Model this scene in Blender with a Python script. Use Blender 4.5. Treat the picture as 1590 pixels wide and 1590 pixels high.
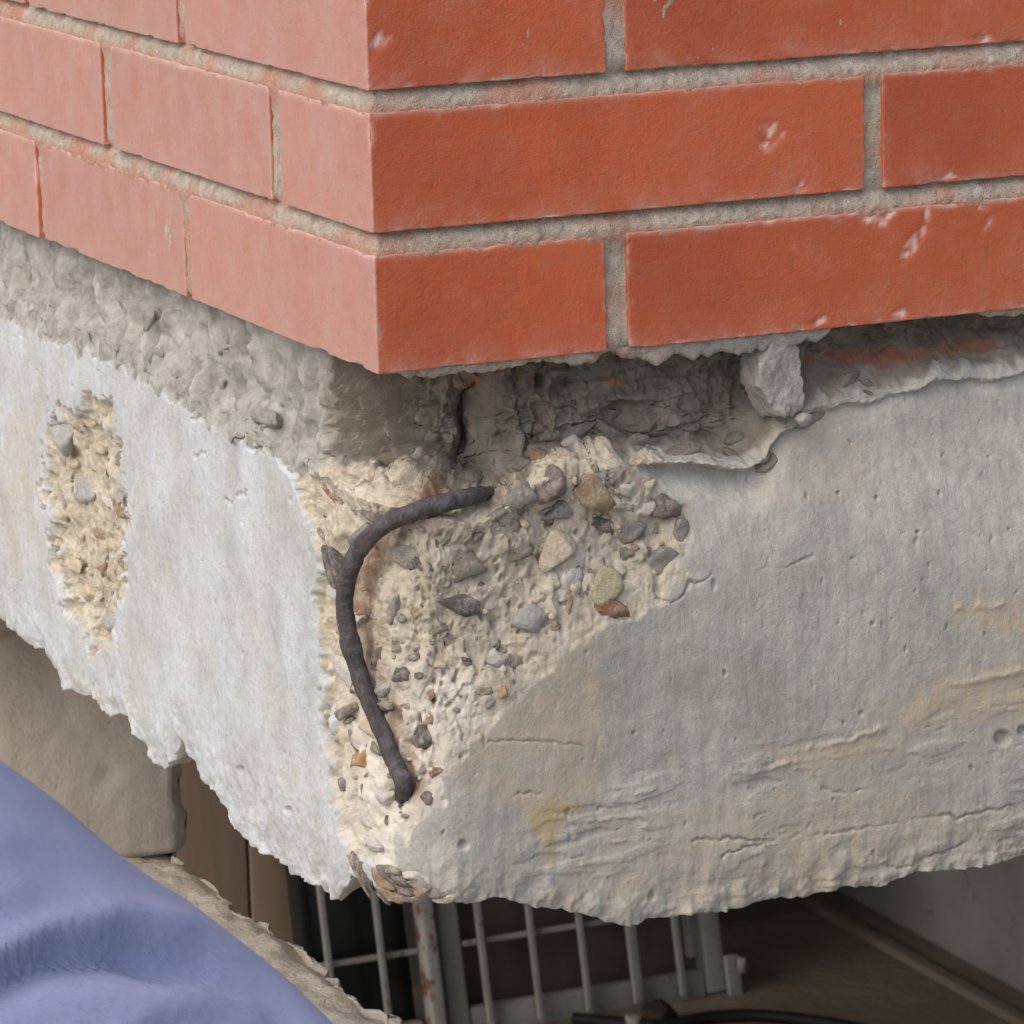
import bpy, math, random
import numpy as np
from mathutils import Vector, Matrix
random.seed(7); RNG = np.random.default_rng(7)
for o in list(bpy.data.objects): bpy.data.objects.remove(o)
S = bpy.context.scene
COL = S.collection
R = math.radians

# ------------------------------------------------------------------ camera, sky, sun, exposure
Z0 = 1.5                                     # height of the lowest brick edge above the yard floor
CAM = np.array([-0.70575, -1.79226, 0.34349 + Z0])
EUL = (1.38016, 0.02798, -0.40981)
FPX, PPX, PPY = 6863.1, 787.1, 672.1         # focal length and principal point measured on the 1590 px photo
cam = bpy.data.cameras.new('camera'); co = bpy.data.objects.new('camera', cam); COL.objects.link(co)
co.location = CAM; co.rotation_euler = EUL
cam.sensor_width = 36; cam.lens = 36 * FPX / 1590
cam.shift_x = -(PPX - 795) / 1590; cam.shift_y = (PPY - 795) / 1590
cam.clip_start = .05; cam.clip_end = 2000
S.camera = co
cam.dof.use_dof = True; cam.dof.focus_distance = 1.97; cam.dof.aperture_fstop = 72
S.render.resolution_x = S.render.resolution_y = 1024

SUN_EL, SUN_AZ = 48, 246                      # azimuth the light comes from, degrees from +Y clockwise
w = bpy.data.worlds.new('World'); S.world = w; w.use_nodes = True
nt = w.node_tree; bg = nt.nodes['Background']
sky = nt.nodes.new('ShaderNodeTexSky'); sky.sky_type = 'NISHITA'; sky.sun_disc = False
sky.sun_elevation = R(SUN_EL); sky.sun_rotation = R(SUN_AZ); sky.air_density = .85; sky.dust_density = 4.0; sky.ozone_density = .8
nt.links.new(sky.outputs[0], bg.inputs[0]); bg.inputs[1].default_value = .125
sl = bpy.data.lights.new('sun', 'SUN'); so = bpy.data.objects.new('sun', sl); COL.objects.link(so)
sl.energy = 1.1; sl.angle = R(90); sl.color = (1, .96, .9)
sd = Vector((math.sin(R(SUN_AZ)) * math.cos(R(SUN_EL)), math.cos(R(SUN_AZ)) * math.cos(R(SUN_EL)), math.sin(R(SUN_EL))))
so.rotation_euler = sd.to_track_quat('Z', 'Y').to_euler(); so.location = sd * 20
vs = S.view_settings; vs.view_transform = 'Standard'; vs.look = 'None'; vs.gamma = 1; vs.use_curve_mapping = False
vs.exposure = 0.5

# ------------------------------------------------------------------ measuring: photo pixel <-> place
from mathutils import Euler
MR = np.array(Euler(EUL, 'XYZ').to_matrix())
def proj(P):
    c = (np.asarray(P, float) - CAM) @ MR
    return PPX + FPX * c[..., 0] / -c[..., 2], PPY + FPX * c[..., 1] / c[..., 2]
def ray(u, v): return MR @ np.array([(u - PPX) / FPX, -(v - PPY) / FPX, -1.0])
def at(u, v, ax, val):
    d = ray(u, v); return CAM + d * (val - CAM[ax]) / d[ax]
def at_plane(u, v, p, n):
    d = ray(u, v); return CAM + d * (np.dot(np.asarray(p) - CAM, n) / np.dot(d, n))
def at_dist(u, v, t):
    d = ray(u, v); return CAM + d / np.linalg.norm(d) * t

# ------------------------------------------------------------------ noise
def _hash(ix, iy, iz, s):
    h = (ix * 374761393 + iy * 668265263 + iz * 2147483647 + s * 1442695041) & 0xFFFFFFFF
    h = ((h ^ (h >> 13)) * 1274126177) & 0xFFFFFFFF
    h = ((h ^ (h >> 16)) * 2246822519) & 0xFFFFFFFF
    return (h ^ (h >> 15)) & 0xFFFFFF
def vnoise(P, f, s=0):
    """gradient noise, about -1..1"""
    P = np.asarray(P, float) * f
    i = np.floor(P).astype(np.int64); t = P - i
    w_ = t * t * t * (t * (t * 6 - 15) + 10)
    out = np.zeros(len(P))
    for dx in (0, 1):
        for dy in (0, 1):
            for dz in (0, 1):
                h = _hash(i[:, 0] + dx, i[:, 1] + dy, i[:, 2] + dz, s)
                g = np.stack([(h & 255), (h >> 8) & 255, (h >> 16) & 255], 1) / 127.5 - 1
                dot = g[:, 0] * (t[:, 0] - dx) + g[:, 1] * (t[:, 1] - dy) + g[:, 2] * (t[:, 2] - dz)
                out += dot * np.where(dx, w_[:, 0], 1 - w_[:, 0]) * np.where(dy, w_[:, 1], 1 - w_[:, 1]) * np.where(dz, w_[:, 2], 1 - w_[:, 2])
    return out * 1.4
def fbm(P, f, o=4, s=0, g=.5):
    a, r = 1, 0
    for k in range(o): r = r + a * vnoise(P, f * 2 ** k, s + k * 17); a *= g
    return r
def worley(P, f, s=0):
    P = np.asarray(P, float) * f; i = np.floor(P).astype(np.int64)
    d1 = np.full(len(P), 9.); cid = np.zeros(len(P), np.int64)
    for dx in (-1, 0, 1):
        for dy in (-1, 0, 1):
            for dz in (-1, 0, 1):
                c = i + (dx, dy, dz); h = _hash(c[:, 0], c[:, 1], c[:, 2], s)
                q = c + np.stack([(h & 255), (h >> 8) & 255, (h >> 16) & 255], 1) / 255.
                d = np.sqrt(((P - q) ** 2).sum(1)); m = d < d1
                d1 = np.where(m, d, d1); cid = np.where(m, h, cid)
    return d1, (cid & 1023) / 1023.
def sst(a, b, x):
    t = np.clip((x - a) / (b - a), 0, 1); return t * t * (3 - 2 * t)
def inpoly(u, v, poly):
    r = np.zeros(u.shape, bool); n = len(poly)
    for k in range(n):
        (x1, y1), (x2, y2) = poly[k], poly[(k + 1) % n]
        if y1 == y2: continue
        r ^= ((v < y1) != (v < y2)) & (u < (x2 - x1) * (v - y1) / (y2 - y1) + x1)
    return r
def dline(u, v, pts):
    d = np.full(u.shape, 1e9)
    for (x1, y1), (x2, y2) in zip(pts[:-1], pts[1:]):
        dx, dy = x2 - x1, y2 - y1
        t = np.clip(((u - x1) * dx + (v - y1) * dy) / (dx * dx + dy * dy + 1e-9), 0, 1)
        d = np.minimum(d, np.hypot(u - x1 - t * dx, v - y1 - t * dy))
    return d
def sdpoly(u, v, poly):
    """signed distance in px, positive inside"""
    return np.where(inpoly(u, v, poly), 1, -1) * dline(u, v, list(poly) + [poly[0]])

# ------------------------------------------------------------------ building helpers
def empty(name, loc, label=None, cat=None, group=None):
    o = bpy.data.objects.new(name, None); COL.objects.link(o); o.location = loc; o.empty_display_size = .05
    return tag(o, label, cat, group)
def tag(o, label=None, cat=None, group=None, kind=None):
    if label: o['label'] = label
    if cat: o['category'] = cat
    if group: o['group'] = group
    if kind: o['kind'] = kind
    return o
def mk(name, V, F, mat, parent=None, smooth=True, attrs=None, loc=None):
    """V in world space; the object's origin is the parent's origin, or loc"""
    V = np.asarray(V, float)
    base = np.array(loc if loc is not None else (root_loc(parent) if parent else (0, 0, 0)), float)
    me = bpy.data.meshes.new(name)
    F = np.asarray(F) if not isinstance(F, np.ndarray) and len({len(f) for f in F}) == 1 else F
    if isinstance(F, np.ndarray):
        n, k = F.shape
        me.vertices.add(len(V)); me.vertices.foreach_set('co', (V - base).astype(np.float32).ravel())
        me.loops.add(n * k); me.loops.foreach_set('vertex_index', F.astype(np.int32).ravel())
        me.polygons.add(n); me.polygons.foreach_set('loop_start', np.arange(0, n * k, k, dtype=np.int32))
        me.update(calc_edges=True)
    else:
        me.from_pydata((V - base).tolist(), [], [list(map(int, f)) for f in F])
    me.validate()
    if smooth: me.polygons.foreach_set('use_smooth', np.ones(len(me.polygons), bool))
    for k, a in (attrs or {}).items():
        at_ = me.attributes.new(k, 'FLOAT', 'POINT'); at_.data.foreach_set('value', np.asarray(a, np.float32))
    if mat: me.materials.append(mat)
    o = bpy.data.objects.new(name, me); COL.objects.link(o)
    if parent:
        o.parent = parent
        o.location = base - root_loc(parent)
    else: o.location = base
    return o
def root_loc(o):
    p = np.zeros(3)
    while o is not None: p = p + np.array(o.location); o = o.parent
    return p
def gridfaces(nr, nc, flip=False):
    a = np.arange(nr * nc).reshape(nr, nc)
    f = np.stack([a[:-1, :-1], a[:-1, 1:], a[1:, 1:], a[1:, :-1]], -1).reshape(-1, 4)
    return f[:, ::-1] if flip else f
def boxgrid(xs, ys, zs):
    """surface of a box cut along the given coordinates"""
    nx, ny, nz = len(xs), len(ys), len(zs)
    idx = -np.ones((nx, ny, nz), int)
    I, J, K = np.meshgrid(range(nx), range(ny), range(nz), indexing='ij')
    m = (I == 0) | (I == nx - 1) | (J == 0) | (J == ny - 1) | (K == 0) | (K == nz - 1)
    idx[m] = np.arange(m.sum())
    V = np.stack([np.asarray(xs)[I[m]], np.asarray(ys)[J[m]], np.asarray(zs)[K[m]]], 1)
    fs = []
    def q(a, flip):
        f = np.stack([a[:-1, :-1], a[1:, :-1], a[1:, 1:], a[:-1, 1:]], -1).reshape(-1, 4)
        fs.append(f[:, ::-1] if flip else f)
    q(idx[:, :, 0], True); q(idx[:, :, -1], False)
    q(idx[:, 0, :], False); q(idx[:, -1, :], True)
    q(idx[0, :, :], True); q(idx[-1, :, :], False)
    return V, np.concatenate(fs)
def lin(a, b, step, edge=None):
    """coordinates from a to b, with a few close lines near both ends"""
    n = max(1, int(round((b - a) / step)))
    c = np.linspace(a, b, n + 1)
    if edge: c = np.concatenate([c, a + np.array(edge), b - np.array(edge)])
    return np.unique(np.round(c, 6))
def rbox(lo, hi, r=.004, step=None, edge=None):
    lo, hi = np.array(lo, float), np.array(hi, float)
    st = step if step else max(hi - lo)
    e = edge or (r * .35, r)
    V, F = boxgrid(*[lin(lo[k], hi[k], st, e if hi[k] - lo[k] > 2.2 * max(e) else (r * .5,)) for k in range(3)])
    rr = np.minimum(r, (hi - lo) * .49)
    Pi = np.clip(V, lo + rr, hi - rr); D = V - Pi; L = np.linalg.norm(D, axis=1, keepdims=True)
    N = D / np.maximum(L, 1e-9)
    V = np.where(L > 1e-9, Pi + N * np.min(rr), V)
    return V, F, N
def tube(pts, rad, n=10, closed=True):
    pts = np.asarray(pts, float); m = len(pts)
    rad = np.broadcast_to(rad, (m,))
    T = np.gradient(pts, axis=0); T /= np.linalg.norm(T, axis=1, keepdims=True)
    up = np.array([0, 0, 1.]) if abs(T[0, 2]) < .9 else np.array([1., 0, 0])
    N = np.cross(T[0], up); N /= np.linalg.norm(N); V = []
    for k in range(m):
        N = N - T[k] * np.dot(N, T[k]); N /= np.linalg.norm(N); B = np.cross(T[k], N)
        a = np.linspace(0, 2 * np.pi, n, endpoint=False)
        V.append(pts[k] + rad[k] * (np.cos(a)[:, None] * N + np.sin(a)[:, None] * B))
    V = np.concatenate(V); F = []
    for k in range(m - 1):
        for j in range(n): F.append((k * n + j, k * n + (j + 1) % n, (k + 1) * n + (j + 1) % n, (k + 1) * n + j))
    if closed:
        V = np.concatenate([V, pts[:1], pts[-1:]]); c0, c1 = m * n, m * n + 1
        for j in range(n): F.append((c0, (j + 1) % n, j)); F.append((c1, (m - 1) * n + j, (m - 1) * n + (j + 1) % n))
    return V, F
def smooth_path(pts, n=60):
    """Catmull-Rom"""
    P = np.asarray(pts, float); P = np.concatenate([2 * P[:1] - P[1:2], P, 2 * P[-1:] - P[-2:-1]])
    out = []
    m = len(P) - 3
    for q in np.linspace(0, m - 1e-6, n):
        k = int(q); t = q - k; a, b, c, d = P[k:k + 4]
        out.append(.5 * (2 * b + (c - a) * t + (2 * a - 5 * b + 4 * c - d) * t * t + (3 * b - a - 3 * c + d) * t ** 3))
    return np.array(out)
def ico(sub):
    import bmesh
    bm = bmesh.new(); bmesh.ops.create_icosphere(bm, subdivisions=sub, radius=1)
    V = np.array([v.co[:] for v in bm.verts]); F = np.array([[v.index for v in f.verts] for f in bm.faces]); bm.free()
    return V, F
ICO = {k: ico(k) for k in (2, 3, 4, 5)}

# ------------------------------------------------------------------ materials
class M:
    def __init__(s, name):
        s.m = bpy.data.materials.new(name); s.m.use_nodes = True; s.t = s.m.node_tree
        s.b = s.t.nodes['Principled BSDF']; s.tc = s.t.nodes.new('ShaderNodeTexCoord'); s.co = s.tc.outputs['Object']
    def n(s, ty, **kw):
        x = s.t.nodes.new(ty)
        for k, v in kw.items():
            if k in x.inputs.keys():
                if hasattr(v, 'is_linked') or isinstance(v, bpy.types.NodeSocket): s.t.links.new(v, x.inputs[k])
                else: x.inputs[k].default_value = v
            else: setattr(x, k, v)
        return x
    def scale(s, v):
        x = s.n('ShaderNodeMapping'); s.t.links.new(s.co, x.inputs['Vector']); x.inputs['Scale'].default_value = v; return x.outputs[0]
    def noise(s, sc, det=5, rough=.6, vec=None):
        x = s.n('ShaderNodeTexNoise', Scale=sc, Detail=det, Roughness=rough); s.t.links.new(vec or s.co, x.inputs['Vector']); return x.outputs['Fac']
    def voro(s, sc, vec=None, feat='F1'):
        x = s.n('ShaderNodeTexVoronoi', Scale=sc); x.feature = feat; s.t.links.new(vec or s.co, x.inputs['Vector']); return x
    def attr(s, nm):
        x = s.n('ShaderNodeAttribute'); x.attribute_name = nm; return x.outputs['Fac']
    def ramp(s, f, stops):
        x = s.n('ShaderNodeValToRGB'); s.t.links.new(f, x.inputs[0]); e = x.color_ramp.elements
        while len(e) < len(stops): e.new(.5)
        for a, (p, c) in zip(e, stops): a.position = p; a.color = (*c, 1) if len(c) == 3 else c
        return x.outputs[0]
    def mr(s, f, a, b, c=0, d=1):
        x = s.n('ShaderNodeMapRange'); s.t.links.new(f, x.inputs[0])
        for k, v in zip((1, 2, 3, 4), (a, b, c, d)): x.inputs[k].default_value = v
        return x.outputs[0]
    def math(s, op, a, b):
        x = s.n('ShaderNodeMath'); x.operation = op
        for k, v in enumerate((a, b)):
            if isinstance(v, bpy.types.NodeSocket): s.t.links.new(v, x.inputs[k])
            else: x.inputs[k].default_value = v
        return x.outputs[0]
    def mix(s, f, a, b, mode='MIX'):
        x = s.n('ShaderNodeMix'); x.data_type = 'RGBA'; x.blend_type = mode
        for i, v in ((0, f), (6, a), (7, b)):
            if isinstance(v, bpy.types.NodeSocket): s.t.links.new(v, x.inputs[i])
            else: x.inputs[i].default_value = v if i == 0 else (*v, 1)
        return x.outputs[2]
    def bump(s, hs, dist):
        prev = None
        for h, d in zip(hs, dist):
            x = s.n('ShaderNodeBump'); x.inputs['Distance'].default_value = d; s.t.links.new(h, x.inputs['Height'])
            if prev: s.t.links.new(prev, x.inputs['Normal'])
            prev = x.outputs[0]
        s.t.links.new(prev, s.b.inputs['Normal'])
    def done(s, color, rough=.8, spec=.3, metal=0):
        for nm, v in (('Base Color', color), ('Roughness', rough), ('Metallic', metal), ('Specular IOR Level', spec)):
            if isinstance(v, bpy.types.NodeSocket): s.t.links.new(v, s.b.inputs[nm])
            else: s.b.inputs[nm].default_value = (*v, 1) if nm == 'Base Color' else v
        return s.m

def mat_brick(name, tint):
    m = M(name)
    c = m.ramp(m.noise(9, 4, .55), [(.3, (.38 * tint, .064 * tint, .014 * tint)), (.55, (.47 * tint, .086 * tint, .017 * tint)), (.75, (.49 * tint, .112 * tint, .034 * tint))])
    c = m.mix(m.mr(m.noise(75, 9, .78), .5, .68, 0, .4), c, (.37, .125, .065))          # dull blotches
    c = m.mix(m.mr(m.noise(500, 3, .6, m.scale((1, 1, .15))), .55, .75, 0, .3), c, (.27, .055, .022))   # drawn clay texture
    c = m.mix(m.mr(m.noise(420, 2), .66, .74, 0, .45), c, (.25, .07, .035))                # fine specks
    c = m.mix(m.math('MULTIPLY', m.attr('dust'), m.mr(m.noise(120, 8, .75), .35, .62, .1, .9)), c, (.56, .26, .19))
    c = m.mix(m.math('MULTIPLY', m.attr('sky_sheen'), m.mr(m.noise(45, 9, .72), .3, .68, .55, 1.0)), c, (.48, .268, .222))   # left faces: grazing sky sheen put into the colour
    c = m.mix(m.attr('chip'), c, (.72, .50, .42))
    c = m.mix(m.attr('smear'), c, (.42, .36, .29))
    r = m.mr(m.noise(60, 4), .35, .7, .38, .56)
    r = m.math('MAXIMUM', r, m.attr('chip'))
    m.bump([m.noise(160, 4), m.noise(900, 2), m.noise(30, 2)], [.0003, .00025, .0003])
    m.b.inputs['Sheen Weight'].default_value = .32; m.b.inputs['Sheen Roughness'].default_value = .28; m.b.inputs['IOR'].default_value = 1.65
    return m.done(c, r, .6)
BRICKS = [mat_brick('glazed_red_brick_' + str(k), t) for k, t in enumerate((1.0, .88, 1.08))]

def mat_mortar():
    m = M('brick_mortar')
    c = m.ramp(m.noise(120, 6, .7), [(.3, (.35, .30, .24)), (.55, (.55, .485, .40)), (.75, (.66, .60, .51))])
    c = m.mix(m.math('MULTIPLY', m.attr('red'), .75), c, (.56, .27, .19))
    c = m.mix(m.mr(m.noise(700, 2), .6, .7, 0, .5), c, (.16, .14, .11))
    m.bump([m.noise(420, 5, .75), m.noise(1500, 2)], [.0016, .0006])
    return m.done(c, .95, .1)
MORTAR = mat_mortar()

def mat_concrete():
    m = M('spalled_concrete')
    zs = m.scale((1, 1, .12))                       # brush and board marks run up and down
    c = m.ramp(m.noise(14, 6, .62), [(.3, (.31, .295, .25)), (.45, (.43, .42, .367)), (.58, (.50, .49, .435)), (.72, (.56, .55, .495))])
    c = m.mix(m.mr(m.noise(260, 4, .6, zs), .47, .68, 0, .45), c, (.30, .285, .25))
    c = m.mix(m.mr(m.noise(45, 5, .65), .52, .68, 0, .55), c, (.34, .33, .315))
    c = m.mix(m.mr(m.noise(7, 4, .6), .52, .66, 0, .5), c, (.43, .375, .29))
    c = m.mix(m.attr('sky_tint'), c, m.ramp(m.noise(26, 5, .65), [(.3, (.40, .415, .42)), (.45, (.52, .555, .58)), (.58, (.58, .625, .66)), (.72, (.58, .575, .55))]))  # cool sky light on the left face, painted as a patchy pale blue
    c = m.mix(m.mr(m.noise(170, 6, .75), .5, .66, 0, .4), c, (.30, .285, .255))
    c = m.mix(m.mr(m.noise(850, 2), .67, .74, 0, .6), c, (.2, .19, .17))
    c = m.mix(m.mr(m.noise(620, 5, .75), .5, .66, 0, .38), c, (.27, .26, .225))      # sand grain
    c = m.mix(m.mr(m.noise(480, 4, .7), .56, .7, 0, .4), c, (.62, .61, .57))
    # tan stains and yellow streak
    c = m.mix(m.math('MULTIPLY', m.attr('tan'), m.mr(m.noise(55, 5, .7), .3, .65, .2, 1)), c, (.50, .41, .29))
    c = m.mix(m.math('MULTIPLY', m.attr('ochre'), .8), c, (.52, .40, .21))
    # old mortar band
    cm = m.ramp(m.noise(60, 6, .68), [(.3, (.16, .142, .112)), (.55, (.26, .235, .192)), (.76, (.36, .335, .285))])
    cm = m.mix(m.attr('pale'), cm, m.ramp(m.noise(60, 6, .68), [(.3, (.19, .18, .155)), (.48, (.32, .31, .28)), (.62, (.42, .41, .38)), (.78, (.50, .49, .45))]))
    c = m.mix(m.attr('mort'), c, cm)
    c = m.mix(m.attr('red'), c, m.mix(m.noise(200, 3), (.30, .11, .06), (.42, .19, .11)))
    # broken face: cream paste with grains
    v = m.voro(330); v2 = m.voro(150)
    cs = m.ramp(m.noise(70, 6, .7), [(.3, (.24, .195, .14)), (.44, (.46, .40, .30)), (.58, (.60, .54, .42)), (.74, (.70, .66, .56))])
    gr = m.ramp(v.outputs['Color'], [(.0, (.13, .115, .10)), (.22, (.30, .265, .22)), (.6, (.48, .43, .35)), (1, (.60, .57, .51))])
    cs = m.mix(.42, cs, gr)
    cs = m.mix(m.mr(v2.outputs['Distance'], .0, .2, .35, 0), cs, (.27, .22, .17))
    cs = m.mix(m.attr('whit'), cs, (.72, .69, .62))
    cs = m.mix(m.attr('rust'), cs, (.20, .075, .035))
    c = m.mix(m.mr(m.math('ADD', m.attr('spall'), m.mr(m.noise(110, 5, .7), .3, .7, -.42, .42)), .36, .64), c, cs)
    h1 = m.noise(380, 5, .7); h2 = m.noise(1300, 2)
    m.bump([m.noise(300, 3, .6, zs), h1, h2], [.0002, .0004, .0003])
    return m.done(c, .9, .2)
CONC = mat_concrete()

def mat_plain(name, stops, sc, rough=.85, spec=.2, bump=((60, .002),), metal=0, specks=None, vec=None):
    m = M(name); v = m.scale(vec) if vec else None
    c = m.ramp(m.noise(sc, 6, .65, v), [(p, k) for p, k in stops])
    if specks: c = m.mix(m.mr(m.noise(specks[0], 3, .6), specks[1], specks[1] + .1, 0, specks[2]), c, specks[3])
    m.bump([m.noise(s, 4, .65, v) for s, _ in bump], [d for _, d in bump])
    return m.done(c, rough, spec, metal)
FLOOR = mat_plain('yard_floor', [(.3, (.19, .155, .11)), (.55, (.27, .23, .175)), (.75, (.34, .29, .23))], 3, .9, .2, ((25, .004), (160, .001)), specks=(30, .62, .6, (.24, .22, .19)))
WALLC = mat_plain('rendered_wall', [(.3, (.27, .26, .235)), (.6, (.36, .35, .32)), (.8, (.42, .41, .38))], 5, .9, .2, ((40, .002),), specks=(18, .62, .65, (.16, .155, .14)))
BLOCKC = mat_plain('weathered_block', [(.28, (.36, .32, .27)), (.5, (.46, .42, .365)), (.75, (.53, .50, .45))], 9, .95, .15, ((90, .0008), (300, .0006)), specks=(70, .64, .6, (.13, .105, .08)))
LEDGEC = mat_plain('worn_ledge', [(.3, (.42, .38, .32)), (.55, (.55, .51, .44)), (.78, (.63, .59, .52))], 22, .95, .15, ((120, .002), (500, .0008)), specks=(120, .66, .6, (.22, .19, .15)))
SOFFIT = mat_plain('soffit', [(.3, (.22, .2, .17)), (.7, (.33, .31, .28))], 9, .95, .1)
WOOD = mat_plain('brown_board', [(.3, (.40, .29, .21)), (.55, (.49, .365, .27)), (.75, (.54, .41, .31))], 12, .6, .3, ((60, .0008),), vec=(1, 1, .06))
STEEL = mat_plain('white_painted_steel', [(.3, (.30, .30, .28)), (.6, (.40, .40, .375)), (.8, (.46, .46, .44))], 25, .5, .4, ((200, .0004),), specks=(60, .62, .75, (.25, .13, .075)))
RUSTY = mat_plain('flaking_painted_steel', [(.3, (.36, .35, .33)), (.55, (.46, .44, .41)), (.75, (.5, .48, .44))], 25, .7, .3, ((150, .001),), specks=(45, .5, .9, (.22, .10, .05)))
DARKG = mat_plain('dark_glass', [(.3, (.012, .015, .012)), (.7, (.02, .024, .02))], 4, .25, .5, ((5, .0005),))
BROWNG = mat_plain('dusty_brown_glass', [(.3, (.08, .064, .055)), (.5, (.12, .097, .082)), (.75, (.19, .155, .13))], 5, .45, .4, ((5, .0005),))
RUBBER = mat_plain('black_rubber', [(.3, (.012, .011, .010)), (.7, (.02, .018, .017))], 40, .6, .3)
RAG = mat_plain('brown_debris', [(.3, (.05, .035, .025)), (.7, (.10, .075, .055))], 40, .9, .1, ((150, .002),))

def mat_rebar():
    m = M('rusted_steel')
    c = m.ramp(m.noise(160, 5, .7), [(.3, (.04, .033, .034)), (.5, (.085, .076, .08)), (.72, (.16, .15, .16))])
    c = m.mix(m.mr(m.noise(90, 4, .6), .54, .68, 0, .5), c, (.13, .056, .03))
    m.bump([m.noise(330, 5, .7), m.noise(1200, 2)], [.0012, .0004])
    return m.done(c, .62, .45, .25)
REBAR = mat_rebar()
def mat_stone(name, a, b):
    m = M(name)
    c = m.ramp(m.noise(180, 5, .65), [(.3, a), (.7, b)])
    c = m.mix(m.mr(m.noise(420, 3), .6, .72, 0, .45), c, tuple(min(1, x * 1.7 + .05) for x in b))
    c = m.mix(.15, c, (.30, .27, .23))
    c = m.mix(m.mr(m.noise(130, 6, .75), .46, .63, .03, .68), c, (.49, .425, .33))       # paste that still clings
    m.bump([m.noise(350, 5, .7)], [.0022])
    return m.done(c, .85, .2)
STONE = dict(dark=mat_stone('dark_stone', (.05, .046, .05), (.115, .108, .12)), grey=mat_stone('grey_stone', (.19, .185, .175), (.30, .29, .275)),
             olive=mat_stone('olive_stone', (.17, .155, .12), (.28, .26, .21)), blue=mat_stone('pale_blue_stone', (.36, .38, .38), (.48, .49, .48)),
             orange=mat_stone('orange_stone', (.40, .20, .075), (.52, .30, .13)), cream=mat_stone('cream_stone', (.58, .46, .31), (.76, .68, .55)),
             red=mat_stone('red_stone', (.21, .075, .045), (.30, .12, .07)), purple=mat_stone('purple_stone', (.12, .085, .085), (.21, .155, .155)),
             brown=mat_stone('brown_stone', (.26, .17, .09), (.38, .27, .16)), yellow=mat_stone('yellow_stone', (.40, .36, .20), (.55, .51, .33)),
             white=mat_stone('white_stone', (.58, .56, .52), (.74, .72, .68)))
def mat_cloth():
    m = M('lavender_cloth')
    c = m.ramp(m.noise(7, 3, .5), [(.3, (.275, .31, .49)), (.7, (.30, .34, .525))])
    wv = m.n('ShaderNodeTexWave', Scale=420.0, Distortion=1.5); wv.bands_direction = 'DIAGONAL'; m.t.links.new(m.co, wv.inputs['Vector'])
    m.bump([m.noise(1800, 2), m.noise(35, 3), wv.outputs['Fac']], [.00025, .0015, .00025])
    m.b.inputs['Sheen Weight'].default_value = .12; m.b.inputs['Sheen Roughness'].default_value = .5
    return m.done(c, .95, .08)
CLOTH = mat_cloth()
NAVY = mat_plain('dark_trousers', [(.3, (.03, .032, .045)), (.7, (.045, .048, .065))], 30, .9, .1)
SKIN = mat_plain('skin', [(.3, (.42, .25, .17)), (.7, (.50, .31, .22))], 20, .55, .4)
HAIR = mat_plain('black_hair', [(.3, (.012, .010, .009)), (.7, (.025, .02, .018))], 200, .5, .4, ((400, .003),))
SHOE = mat_plain('dark_shoe', [(.3, (.02, .018, .016)), (.7, (.035, .03, .027))], 30, .6, .3)

# ------------------------------------------------------------------ ground
g = 150.
PAVE = mat_plain('pale_pavement', [(.3, (.20, .19, .175)), (.6, (.27, .26, .24)), (.8, (.33, .32, .295))], 3, .9, .2, ((25, .004), (160, .001)))
V = np.array([(-g, -g, 0), (g, -g, 0), (g, g, 0), (-g, g, 0)], float)
tag(mk('ground', V, np.array([[0, 1, 2, 3]]), PAVE, smooth=False), kind='structure')
V = np.array([(.35, .45, .004), (6.4, .45, .004), (6.4, 6.4, .004), (.35, 6.4, .004)], float)
tag(mk('floor', V, np.array([[0, 1, 2, 3]]), FLOOR, smooth=False), kind='structure')

# ------------------------------------------------------------------ wall with a corner
ZW = Z0
wall = empty('brick_wall', (0, 0, ZW), 'red glazed brick wall corner with grey mortar joints above the broken concrete', 'wall')
def corner_path(s, r):
    """s<0 runs back along the left face, s>0 along the right face; corner rounded with radius r. Returns xy and outward normal"""
    L = r * math.pi / 2; h = L / 2
    s = np.asarray(s, float); xy = np.zeros((len(s), 2)); n = np.zeros((len(s), 2))
    a = s < -h; b = s > h; c = ~(a | b)
    xy[a] = np.stack([0 * s[a], r - (s[a] + h)], 1); n[a] = (-1, 0)
    xy[b] = np.stack([r + (s[b] - h), 0 * s[b]], 1); n[b] = (0, -1)
    th = (s[c] + h) / L * math.pi / 2
    n[c] = np.stack([-np.cos(th), -np.sin(th)], 1); xy[c] = r + r * n[c]
    return xy, n
def graded(fine, step, far, n=40):
    a = np.arange(0, fine, step); q = np.linspace(0, 1, n + 1)[1:]
    return np.concatenate([a, a[-1] + step * n * q + (far - a[-1] - step * n) * q ** 3])

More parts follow.
